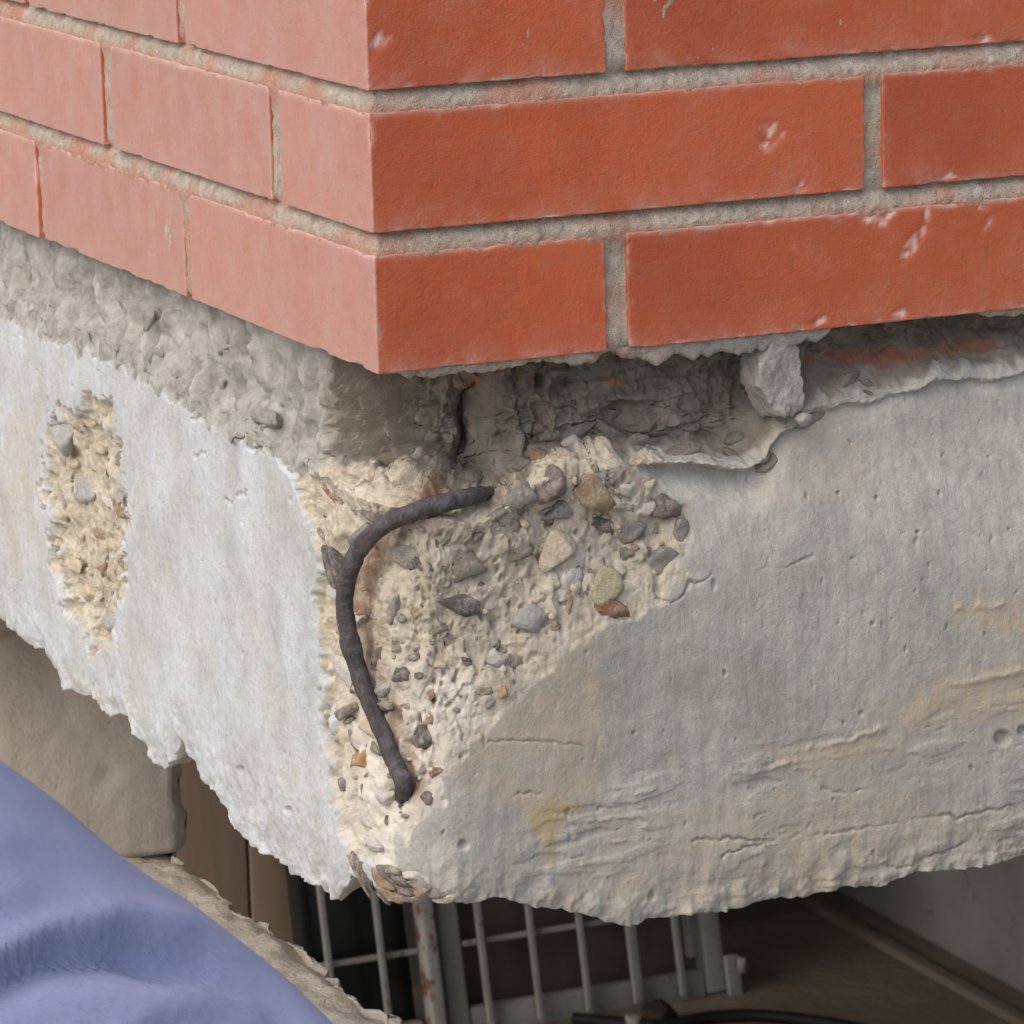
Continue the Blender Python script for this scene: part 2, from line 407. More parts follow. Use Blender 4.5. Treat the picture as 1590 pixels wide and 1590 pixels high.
# courses: (right face joints, left face joints)
CO = [((.112, .123, .363, .373, .613, .623, .863, .873, 1.113), (.246, .256, .486, .4945, .7345, .745, .985, .995, 1.235)),
      ((.245, .2545, .4945, .505, .745, .755, .995, 1.005, 1.245), (.113, .1255, .357, .373, .613, .623, .863, .873, 1.113)),
      ((.115, .1245, .3645, .3745, .6145, .6245, .8645, .8745, 1.1145), (.239, .2515, .4915, .502, .742, .752, .992, 1.002, 1.242))]
HB, PITCH, NCOURSE = .053, .063, 8
def courses():
    for k in range(NCOURSE):
        rj, lj = CO[k] if k < 3 else CO[1 + (k % 2)]
        yield k, ZW + k * PITCH, rj, lj
def px_marks(u, v, k):
    chip = np.zeros(len(u)); smear = np.zeros(len(u))
    for poly in ([(1183, 192), (1205, 190), (1208, 206), (1220, 208), (1196, 233), (1184, 232)],
                 [(1330, 322), (1352, 312), (1362, 330), (1378, 318), (1392, 330), (1372, 352), (1360, 342), (1345, 345), (1332, 340)],
                 [(1405, 382), (1432, 352), (1440, 322), (1444, 330), (1434, 366), (1422, 388), (1400, 405)],
                 [(1512, 312), (1536, 310), (1532, 326), (1516, 322)], [(1528, 350), (1548, 328), (1546, 338), (1530, 354)],
                 [(1258, 500), (1285, 488), (1280, 500), (1262, 508)], [(1385, 486), (1408, 478), (1404, 492)],
                 [(1232, 292), (1250, 278), (1254, 292), (1240, 300)], [(1512, 60), (1528, 50), (1538, 60), (1530, 68)],
                 [(573, 75), (588, 50), (606, 60), (596, 70), (580, 86)], [(1465, 276), (1478, 266), (1486, 274)]):
        d = sdpoly(u, v, poly); chip = np.maximum(chip, sst(-2.5, 2.5, d))
    return chip
brick_n = 0
def brick(x0, x1, y0, y1, z0, z1, fine, seed):
    off = RNG.normal(0, .0004, 3)
    ed = (.0002, .0006, .0013, .0022, .0034, .005) if fine else (.0015,)
    e2 = (.0015,)
    onR, onL = y0 < .001, x0 < .001
    sx = (.0022 if fine and onR else .03); sy = (.0035 if fine and onL else .03); sz = .0022 if fine else .02
    xs = lin(x0, x1, sx, ed); ys = lin(y0, y1, sy, ed); zs = lin(z0, z1, sz, ed)
    V, F = boxgrid(xs, ys, zs)
    lo, hi = np.array([x0, y0, z0]), np.array([x1, y1, z1]); r = .0006
    Pi = np.clip(V, lo + r, hi - r); D = V - Pi; L = np.linalg.norm(D, axis=1, keepdims=True); N = D / np.maximum(L, 1e-9)
    V = np.where(L > 1e-9, Pi + N * r, V)
    chip = np.zeros(len(V)); dust = np.zeros(len(V))
    if fine:
        # distance to nearest arris
        dl = np.sort(np.minimum(V - lo, hi - V), axis=1)[:, 1]
        e = np.exp(-(dl / .0017) ** 2)
        n1 = fbm(V, 160, 3, seed); n2 = vnoise(V, 55, seed + 5)
        bot = np.exp(-np.clip(V[:, 2] - z0, 0, 1) / .004)
        cut = e * (np.clip(n1 - .12, 0, 1) * .0016 + np.clip(n2 - .28, 0, 1) * (.0028 + .003 * bot))
        V = V - N * cut[:, None]
        u, v = proj(V)
        mk_ = px_marks(u, v, 0)
        V = V - N * (mk_ * .0008 * (1 + .5 * n1))[:, None]
        V = V + N * (vnoise(V, 12, seed + 9) * .0002)[:, None]
        mk_ = mk_ * sst(-.25, .2, fbm(V * (1, 1, .6), 240, 3, seed + 2)); chip = np.clip(mk_ * .95 + np.clip(cut / .0009, 0, 1) * .55 * (n2 > -.2) + .28 * e * (V[:, 2] > z1 - .0025) + .02 * e, 0, 1)
        dust = np.clip(np.exp(-(V[:, 2] - z0) / .007) * (.55 + n2) + .5 * np.clip(fbm(V, 22, 3, seed + 3) - .25, 0, 1), 0, 1)
    c = np.array([(x0 + x1) / 2, (y0 + y1) / 2, z0])
    sky_sheen = (V[:, 0] < x0 + .0008) * (1. if onL else 0.)  # only left-facing sides get the painted sheen
    smear = np.zeros(len(V))
    if fine:
        smear = e * np.clip(fbm(V, 70, 3, seed + 12) - .25, 0, 1) * 1.6 + np.exp(-(dl / .004) ** 2) * np.clip(fbm(V, 110, 3, seed + 14) - .45, 0, 1) * 1.6
    o = mk('brick', V + off * (1, 1, .3), F, BRICKS[seed % 3], wall, smooth=True, attrs={'chip': chip, 'dust': dust, 'smear': smear, 'sky_sheen': sky_sheen}, loc=c)
    return o
sd_ = 11
for k, z, rj, lj in courses():
    fk = k < 3
    brick(0, rj[0], 0, lj[0], z, z + HB, fk, sd_); sd_ += 1
    for a, b in zip(rj[1::2], rj[2::2]): brick(a, b, 0, .1, z, z + HB, fk and a < .36, sd_); sd_ += 1
    for a, b in zip(lj[1::2], lj[2::2]): brick(0, .1, a, b, z, z + HB, fk and a < .5, sd_); sd_ += 1

# mortar in the joints: one weathered sheet, raked back under each brick
s_ = np.concatenate([-graded(.64, .0016, 1.24)[::-1][:-1], graded(.38, .0011, 1.24)])
zr = []
for k in range(NCOURSE):
    zz = k * PITCH
    zr += list(np.linspace(zz - .001, zz + HB - .002, 14 if k < 3 else 4))
    zr += list(np.linspace(zz + HB - .001, zz + PITCH - .002, 15 if k < 3 else 4))
zr = np.array(sorted(set(np.round(zr, 6))))
xy, nn = corner_path(s_, .004)
nr, nc = len(zr), len(s_)
Bx = np.tile(xy, (nr, 1)); Nn = np.tile(nn, (nr, 1)); Zz = np.repeat(zr, nc)
P3 = np.column_stack([Bx, Zz])
jf = np.mod(Zz, PITCH)                                   # position inside a course
t = np.clip((jf - HB) / (PITCH - HB), 0, 1)
injoint = (jf > HB - .0025)
slope = np.where(injoint, -.0004 - .0050 * t ** 2.0, -.0016 - .0012 * vnoise(P3, 9, 77))
d = slope + fbm(P3, 260, 4, 3) * .0007 + vnoise(P3, 45, 8) * .0010 - .003 * np.clip(vnoise(P3, 70, 18) - .45, 0, 1)
V = P3.copy(); V[:, :2] += Nn * d[:, None]; V[:, 2] += ZW
red = np.clip(fbm(P3, 30, 4, 21) * 1.5 + .05, 0, 1) + np.exp(-t / .16) * injoint * .9
mk('mortar', V, gridfaces(nr, nc), MORTAR, wall, attrs={'red': np.clip(red, 0, 1)})
# body of the wall behind the facing bricks
V = []; F = []
def addbox(V, F, lo, hi):
    b = len(V); x0, y0, z0 = lo; x1, y1, z1 = hi
    V += [(x0, y0, z0), (x1, y0, z0), (x1, y1, z0), (x0, y1, z0), (x0, y0, z1), (x1, y0, z1), (x1, y1, z1), (x0, y1, z1)]
    F += [[b + i for i in f] for f in ((0, 3, 2, 1), (4, 5, 6, 7), (0, 1, 5, 4), (1, 2, 6, 5), (2, 3, 7, 6), (3, 0, 4, 7))]
addbox(V, F, (.012, .012, ZW + .0005), (6, 6, ZW + 2.6))
mk('wall_core', np.array(V, float), np.array(F), MORTAR, wall, smooth=False)

# ------------------------------------------------------------------ concrete beam under the wall
beam = empty('concrete_beam', (0, 0, ZW - .27), 'spalled pale grey concrete beam with exposed stones under the red brick corner', 'beam')
RC = .038
cs = np.concatenate([-graded(.66, .00135, 6.0, 46)[::-1][:-1], graded(.40, .00068, 6.0, 46)])
xy, nn = corner_path(cs, RC)
nc = len(cs); NV = 470
# lower edge of the broken beam, read off the photograph and carried to each column
EDGE = [(-2000, -400), (0, 968), (35, 1000), (62, 1012), (85, 1050), (92, 1072), (130, 1082), (160, 1112), (182, 1108), (200, 1130), (222, 1172), (245, 1196),
        (262, 1180), (268, 1156), (278, 1154), (290, 1178), (303, 1200), (320, 1228), (338, 1250), (352, 1284), (372, 1306), (392, 1322), (415, 1330), (440, 1352),
        (470, 1372), (492, 1380), (505, 1392), (515, 1402), (524, 1385), (540, 1360), (556, 1372), (580, 1392), (620, 1400), (655, 1392), (700, 1402), (740, 1408), (770, 1396),
        (820, 1404), (860, 1412), (900, 1424), (950, 1436), (985, 1441), (1020, 1430), (1100, 1420), (1140, 1410), (1200, 1400), (1260, 1396), (1320, 1380),
        (1370, 1374), (1420, 1362), (1480, 1352), (1540, 1345), (1590, 1332), (3000, 1090)]
ex, ey = np.array(EDGE, float).T
def vcol(z): return proj(np.column_stack([xy, np.full(nc, ZW + z)]))
zb = np.full(nc, -.265)
for it in range(4):
    u1, v1 = proj(np.column_stack([xy, ZW + zb])); u2, v2 = proj(np.column_stack([xy, ZW + zb + .01]))
    zb = zb + np.clip((np.interp(u1, ex, ey) - v1) / ((v2 - v1) / .01), -.03, .03)
side = np.where(cs < 0, -cs / .66, cs / .42)
zb = np.where(side > 1, -.268, zb)
zb = zb + vnoise(np.column_stack([cs, cs * 0, cs * 0]), 40, 4) * .0030 + vnoise(np.column_stack([cs, cs * 0, cs * 0 + 5]), 230, 6) * .0011
tzf = np.linspace(0, 1, 4000); den = 1 + 1.9 * np.exp(-((tzf - .21) / .075) ** 4); cum = np.cumsum(den); tz = np.interp(np.linspace(0, 1, NV), (cum - cum[0]) / (cum[-1] - cum[0]), tzf)   # rows lie closer at the foot of the mortar
ZZ = -.0008 + (zb[None, :] + .0008) * tz[:, None]
BX = np.broadcast_to(xy[None], (NV, nc, 2)); NX = np.broadcast_to(nn[None], (NV, nc, 2))
P = np.concatenate([BX, (ZW + ZZ)[..., None]], -1).reshape(-1, 3)
NN2 = NX.reshape(-1, 2); Sg = np.broadcast_to(cs[None], (NV, nc)).ravel(); Zg = ZZ.ravel(); Tg = np.broadcast_to(tz[:, None], (NV, nc)).ravel()
U, Vp = proj(P)
Q = np.column_stack([P[:, 0] - P[:, 1], P[:, 0] + P[:, 1], P[:, 2]])   # noise space
edge_n = fbm(Q, 75, 4, 31)
big = fbm(Q, 16, 3, 41)
# --- old mortar band under the bricks
MB_ = [(-900, 150), (0, 500), (150, 560), (230, 600), (310, 655), (400, 700), (455, 735), (520, 760), (600, 786), (660, 806), (720, 812), (780, 796), (830, 756), (880, 736),
       (970, 726), (1030, 722), (1085, 728), (1135, 742), (1180, 742), (1208, 716), (1240, 676), (1300, 640), (1400, 622), (1590, 590), (2600, 470)]
mx, my = np.array(MB_, float).T
dm = np.interp(U, mx, my) - Vp + np.where(U < 400, edge_n * 16, edge_n * 16 * np.clip((470 - U) / 70, .12, 1) + big * 16 * sst(400, 470, U))
hard = sst(-1, 9, dm)
soft = sst(0, 80, dm)
left = 1 - sst(-.088, -.070, Sg + edge_n * .006)
mort = left * hard + (1 - left) * sst(14, 30, dm + edge_n * 12)
lump = fbm(Q, 40, 5, 51); rib = fbm(np.column_stack([Sg * 1.0, Zg * .16, Zg * 0]), 60, 3, 55, .6) * sst(10, 60, dm)
dL = hard * (lump * .0052 + rib * .0058) - .010 * hard * np.clip(vnoise(Q, 48, 57) - .35, 0, 1) * 2
fade = sst(1150, 1230, U)
rightdeep = sst(-8, 40, dm) * (1 - fade) + fade * (.35 * sst(-70, 10, dm) + .65 * sst(0, 90, dm))
strata = fbm(np.column_stack([Sg * .45, Zg * 1.6, Zg * 0 + 7]), 55, 4, 67)
dR = hard * ((np.round(strata * 2.5) / 2.5 * .0050 + fbm(Q, 130, 3, 69) * .0018) + (fbm(Q, 40, 4, 61) * .0045 + fbm(Q * (1, 1, 2.2), 28, 3, 65) * .004))
d = left * dL + (1 - left) * dR
# plan of the hollow under the bricks: the left mortar breaks off short of the corner, the right-hand bed lies far back
ks = np.array([-6.5, -.0748, -.02, .012, .030, .045, .09, 6.5]) ; sw = Sg + .010 * vnoise(np.column_stack([Zg, Zg * 0, Zg * 0]), 55, 111) + .004 * edge_n
recx = np.interp(sw, ks, [.011, .011, .050, .066, .072, .077, .10, 6.5]); recy = np.interp(sw, ks, [6.5, .083, .079, .072, .057, .040, .036, .036])
bx_, by_ = P[:, 0], P[:, 1]
isL = Sg < -.095; isR = Sg > .10
recx = np.where(isR, bx_, recx); recy = np.where(isL, by_, recy)
wrec = left * (.14 * hard + .86 * soft) + (1 - left) * rightdeep
shift = np.column_stack([recx - bx_, recy - by_]) * wrec[:, None]
# lump of mortar that hangs on at the corner, and the hollow behind the bar
d -= .016 * sst(-8, 20, sdpoly(U, Vp, [(662, 662), (700, 640), (760, 668), (795, 700), (800, 745), (775, 785), (690, 800), (650, 765)]) + edge_n * 8)
d -= .017 * (1 - left) * (1 - hard) * (1 - sst(640, 960, Vp + (U - 1000) * .12)) * sst(900, 1120, U)
# --- broken patches
SP = [(455, 738), (466, 790), (478, 840), (492, 880), (486, 950), (497, 1000), (500, 1060), (503, 1110), (506, 1170), (514, 1230), (524, 1290), (540, 1335), (560, 1342),
      (590, 1350), (622, 1352), (610, 1320), (650, 1280), (690, 1240), (700, 1200), (740, 1150), (790, 1100), (835, 1062), (880, 1010), (930, 975), (990, 960), (1050, 925), (1062, 890), (1082, 850),
      (1078, 790), (1045, 775), (1000, 735), (985, 715), (940, 700), (880, 690), (800, 720), (720, 760), (640, 745), (540, 735)]
SP2 = [(74, 665), (84, 632), (118, 640), (130, 610), (168, 622), (176, 660), (194, 690), (186, 740), (198, 790), (188, 850), (192, 905), (172, 950), (178, 1000), (140, 1022), (128, 980), (96, 950), (92, 890), (68, 860), (76, 800), (60, 752), (72, 700)]
sp1 = sdpoly(U, Vp, SP) + edge_n * 14
sp2 = sdpoly(U, Vp, SP2) + edge_n * 20 + big * 8
spall = np.maximum(np.where(U < 560, sst(-7, 9, sp1), sst(-18, 26, sp1 + edge_n * 10)), sst(-16, 22, sp2 + edge_n * 8))
zone = 4 * np.clip(rightdeep * (1 - rightdeep), 0, 1)
spall = np.maximum(spall * (1 - mort), sst(.08, .4, zone) * (1 - mort) * (1 - left) * (1 - sst(980, 1100, U)))
in1 = sst(-3, 7, sp1); in2 = sst(-2, 8, sp2)
m_ = (in1 > 0) | (in2 > 0)
rough = np.zeros(len(P)); wcell = np.zeros(len(P))
Qs = Q[m_]
w1, c1 = worley(Qs, 105, 71); w2, c2 = worley(Qs, 260, 72)
wf, cf = worley(Qs + fbm(Qs, 60, 2, 77)[:, None] * .004, 68, 78)
rough[m_] = fbm(Qs, 38, 3, 73) * .0026 + (cf - .5) * .0026 + fbm(Qs, 150, 3, 74) * .0007 + (.5 - w2) * .0004 - np.clip(vnoise(Qs, 120, 76) - .34, 0, 1) * .007 - np.clip(vnoise(Qs, 210, 79) - .38, 0, 1) * .009 - np.clip(vnoise(Qs, 330, 80) - .42, 0, 1) * .006 + (.4 - w1) * .0014 * (c1 > .6)
wcell[m_] = c1
bowl = sst(0, 120, sp1)
crisp = 1 - sst(520, 600, U)
d += in1 * (-.0010 - .0035 * crisp - .0080 * bowl + rough * (.35 + .65 * np.maximum(crisp, sst(5, 60, sp1)))) + in2 * (-.0040 - .0050 * sst(0, 40, sp2) + rough * 1.1)
# groove beside the bar
BARPX = [(742, 768), (700, 778), (655, 790), (612, 806), (577, 830), (552, 862), (539, 900), (535, 945), (543, 990), (556, 1040), (574, 1090), (594, 1138), (612, 1182), (627, 1216)]
db = dline(U, Vp, BARPX)
d -= .0035 * in1 * np.exp(-(db / 22) ** 2)
# loose stones lie under the bar in the chamfer; whitish zone near the foot
# --- smooth faces: waves, board marks, flakes, pits
flat = (1 - np.maximum(spall, mort))
d += flat * (big * .0011 + fbm(Q, 90, 3, 81) * .00035)
low = sst(1120, 1250, Vp + (U - 1000) * .16) * sst(640, 800, U)
lay = fbm(np.column_stack([Sg * .22, Zg, Zg * 0 + 3]), 95, 4, 85)
d += flat * low * ((np.round(lay * 1.6) / 1.6 * .0010 + lay * .0004) * sst(-.25, .35, vnoise(Q, 14, 87)))
lv = sst(1060, 1180, Vp + (U - 250) * -.4) * (U < 520)
d += flat * lv * fbm(Q, 120, 4, 88) * .0010
pit = vnoise(Q, 230, 91); d -= flat * np.clip(pit - .62, 0, 1) * .006
pit2 = vnoise(Q, 120, 93); d -= flat * np.clip(pit2 - .68, 0, 1) * .008
# crest of the bottom edge crumbles
crumb = np.exp(-((1 - Tg) * .265 / .012)) ; d += crumb * (-.0035 + fbm(Q, 55, 4, 95) * .005)
# right-hand face curls back where it meets the hollow
d -= .007 * (1 - left) * sst(-60, 0, dm) * (1 - hard) * sst(950, 1060, U) * (1 - sst(1200, 1300, U)) * (1 - spall)
def crack(pts, width, depth):
    global d
    q = dline(U + edge_n * 9, Vp + edge_n * 9, pts); d = d - .8 * depth * np.exp(-(q / (.8 * width)) ** 2) * sst(-.5, .35, big + edge_n * .6)
crack([(1030, 935), (1060, 925), (1085, 905), (1108, 890), (1135, 897)], 2.2, .0022)
crack([(1170, 892), (1200, 882), (1235, 878), (1268, 866)], 2.0, .0014)
crack([(1075, 1305), (1130, 1300), (1200, 1305), (1300, 1292), (1400, 1280), (1480, 1268), (1590, 1250)], 2.4, .0022)
crack([(1120, 1330), (1150, 1316), (1210, 1304)], 2.2, .002)
crack([(1275, 1222), (1300, 1230), (1340, 1232), (1365, 1222), (1395, 1226), (1430, 1216)], 2.6, .0024)
crack([(1385, 1350), (1430, 1340), (1470, 1322), (1500, 1310)], 2.4, .002)
crack([(740, 1165), (790, 1150), (850, 1152), (905, 1158)], 2, .0014)
crack([(775, 1225), (790, 1238), (840, 1232)], 2.5, .002)
crack([(800, 1345), (840, 1330), (870, 1312)], 2.5, .002)
crack([(455, 740), (410, 705), (380, 690), (340, 655), (300, 652)], 3.5, .003)
crack([(355, 782), (372, 772), (380, 760)], 3.5, .003)
crack([(305, 715), (310, 705), (318, 702)], 2.5, .002)
crack([(918, 1190), (925, 1160), (928, 1140)], 4, .002)
for (a, b, r_, dp) in ((1558, 1147, 11, .005), (447, 1258, 5, .004), (372, 1195, 5, .003), (865, 612, 11, .010), (1373, 777, 3, .002), (1430, 828, 3, .002), (1315, 770, 3, .002), (1338, 1108, 4, .0015), (1355, 968, 3, .002),
                       (720, 1312, 7, .003), (1590, 1135, 8, .004), (985, 1138, 3, .002)):
    d -= dp * np.exp(-(((U - a) ** 2 + (Vp - b) ** 2) / r_ ** 2) ** 2)
# proud ledges left by the shutter boards
for pts, hh in (([(1250, 1162), (1310, 1150), (1372, 1134)], .0016), ([(1150, 1205), (1240, 1186)], .0012), ([(1480, 1062), (1560, 1050), (1590, 1040)], .0012), ([(1340, 1345), (1420, 1325)], .0016), ([(1490, 945), (1560, 938)], .0010)):
    q = dline(U + edge_n * 8, Vp + edge_n * 6, pts); d += .7 * hh * np.exp(-(q / 5) ** 2) * sst(-.4, .4, edge_n + big)
d = d * (1 - .8 * zone * (1 - left))
arc = np.abs(Sg) < RC * .8
d = np.where(arc, np.maximum(d, -.033 + fbm(Q, 60, 3, 103) * .003), d)
V = P.copy(); V[:, :2] += NN2 * d[:, None] + shift
V[:, 2] += (spall * rough * .35) * (1 - zone)
V[:, 2] += zone * (1 - .65 * sst(1000, 1100, U)) * (fbm(V, 70, 5, 105, .62) * .0062 - np.clip(vnoise(V, 150, 109) - .3, 0, 1) * .006)
V[:, 2] += hard * (1 - zone) * fbm(V, 110, 3, 107) * .0012
# --- underside: rows that run in from the bottom edge
nu = 24
last = V.reshape(NV, nc, 3)[-1]
tx = np.column_stack([np.where(cs < -RC * .785, .17, np.maximum(xy[:, 0], .17)), np.where(cs > RC * .785, .17, np.maximum(xy[:, 1], .17))])
rows = [V.reshape(NV, nc, 3)]
for j in range(1, nu + 1):
    q = j / nu
    r_ = last.copy(); r_[:, :2] = last[:, :2] * (1 - q) + tx * q
    r_[:, 2] = np.where(True, last[:, 2] * (1 - q ** .7) + (ZW - .238) * q ** .7, 0)
    r_[:, 2] += fbm(r_, 70, 4, 99) * .007 * math.sin(min(1, q * 3) * 1.57) - .003 * math.sin(q * 3.14)
    rows.append(r_[None])
VV = np.concatenate(rows).reshape(-1, 3); ext = nu * nc
def padr(a, v=0.): return np.concatenate([a, np.full(ext, v)])
sky_tint = left * (1 - spall) * (1 - mort) * (1 - .25 * sst(0, 60, Vp - 1e9))
sky_tint = np.clip((1 - sst(560, 640, U)) * (.75 + .5 * big), 0, 1) * (1 - mort)  # painted sky light covers the left face up to the corner
tan = np.zeros(len(P))
for poly, w_ in (([(1480, 930), (1600, 925), (1600, 990), (1490, 970)], 1), ([(1390, 1090), (1450, 1060), (1600, 1030), (1600, 1115), (1500, 1120), (1400, 1130)], 1), ([(690, 1180), (860, 1000), (940, 985), (930, 1240), (800, 1260), (720, 1230)], .75),
                 ([(1180, 1160), (1330, 1135), (1400, 1150), (1320, 1190), (1200, 1195)], .7), ([(940, 1260), (1300, 1230), (1590, 1260), (1590, 1340), (1000, 1430), (850, 1400)], .45), ([(1180, 690), (1300, 650), (1400, 680), (1330, 780), (1200, 800)], .35),
                 ([(0, 640), (55, 640), (60, 900), (0, 880)], .45), ([(40, 1000), (180, 1100), (190, 1120), (60, 1030)], .6)):
    tan = np.maximum(tan, w_ * sst(-18, 22, sdpoly(U, Vp, poly) + edge_n * 22))
ochre = sst(-8, 14, sdpoly(U, Vp, [(805, 1262), (850, 1240), (900, 1245), (915, 1258), (872, 1272), (868, 1330), (850, 1340), (838, 1300)]) + edge_n * 12)
red = np.zeros(len(P))
for poly in ([(668, 640), (690, 625), (735, 640), (740, 656), (700, 650), (672, 664)], [(832, 645), (866, 636), (864, 646), (834, 652)], [(980, 595), (1020, 606), (1030, 622), (1000, 622)], [(1285, 570), (1330, 556), (1430, 552), (1590, 535), (1590, 556), (1480, 572), (1390, 582), (1300, 584)], [(215, 448), (228, 448), (230, 472), (226, 490)], [(800, 600), (860, 610), (850, 620), (800, 612)]):
    red = np.maximum(red, sst(-3, 6, sdpoly(U, Vp, poly) + edge_n * 14 + big * 10 - 5) * .7)
rust = np.exp(-(db / 24) ** 2) * (.55 + .7 * fbm(Q, 60, 3, 101)) * in1 * .8
rust = np.clip(np.maximum(rust, .9 * np.exp(-(((U - 640) ** 2 + (Vp - 1225) ** 2) / 18 ** 2))), 0, 1)
whit = np.clip(sst(1130, 1230, Vp) * sst(500, 520, U) * .8 + .5 * sst(-20, 10, sdpoly(U, Vp, [(520, 1060), (600, 1000), (720, 1060), (760, 1110), (660, 1180), (540, 1180)])), 0, 1) * (.7 + .6 * big)
pale = left * hard
mk('concrete_face', VV, gridfaces(NV + nu, nc, True), CONC, beam, attrs={'spall': padr(spall), 'mort': padr(mort, .5), 'sky_tint': padr(sky_tint), 'tan': padr(tan, .4), 'ochre': padr(ochre), 'red': padr(red), 'rust': padr(rust), 'whit': padr(whit), 'pale': padr(pale)})
V_ = []; F_ = []; addbox(V_, F_, (.15, .15, ZW - .242), (6, 6, ZW - .0015))
mk('floor_slab', np.array(V_, float), np.array(F_), SOFFIT, beam, smooth=False)

# surface lookup for things set into the broken face
def surf(u, v):
    k = np.argmin((U - u) ** 2 + (Vp - v) ** 2)
    return V[k].copy(), np.array([NN2[k, 0], NN2[k, 1], 0.])
PXM = 1 / 3480.                                 # metres per photo pixel at the corner
# ------------------------------------------------------------------ stones in the concrete
def stone(u, v, w_, h_, ang, kind, out=.25, seed=0, sub=3, name='pebble'):
    p, n = surf(u, v)
    tx_ = np.cross(n, (0, 0, 1)); tx_ = -tx_ / np.linalg.norm(tx_)
    r0 = np.cross(ray(u, v), (0, 0, 1)); r0 /= np.linalg.norm(r0)
    if np.dot(tx_, r0) < 0: tx_ = -tx_
    sx_ = max(.35, abs(np.dot(tx_, r0)))
    a = R(ang); A = np.cos(a) * tx_ + np.sin(a) * np.array([0, 0, 1.]); B = -np.sin(a) * tx_ + np.cos(a) * np.array([0, 0, 1.])
    X, F = ICO[sub]
    X = X.copy()
    for q in range(12):                             # knock facets off
        c = RNG.normal(size=3); c /= np.linalg.norm(c); h = .5 + .35 * RNG.random()
        e = X @ c - h; X = X - np.clip(e, 0, 9)[:, None] * c
    X = X * (1 + .16 * fbm(X + seed * 3.1, 1.8, 4, seed))[:, None]
    rx, ry = 1.36 * w_ * PXM / 2 / sx_, 1.36 * h_ * PXM / 2; rz = .62 * min(rx, ry) + .001
    Wv = p + n * rz * (out * .75 - .55) + X[:, :1] * A * rx + X[:, 1:2] * B * ry + X[:, 2:] * n * rz
    return mk(name, Wv, F, STONE[kind], beam, smooth=False, loc=p)
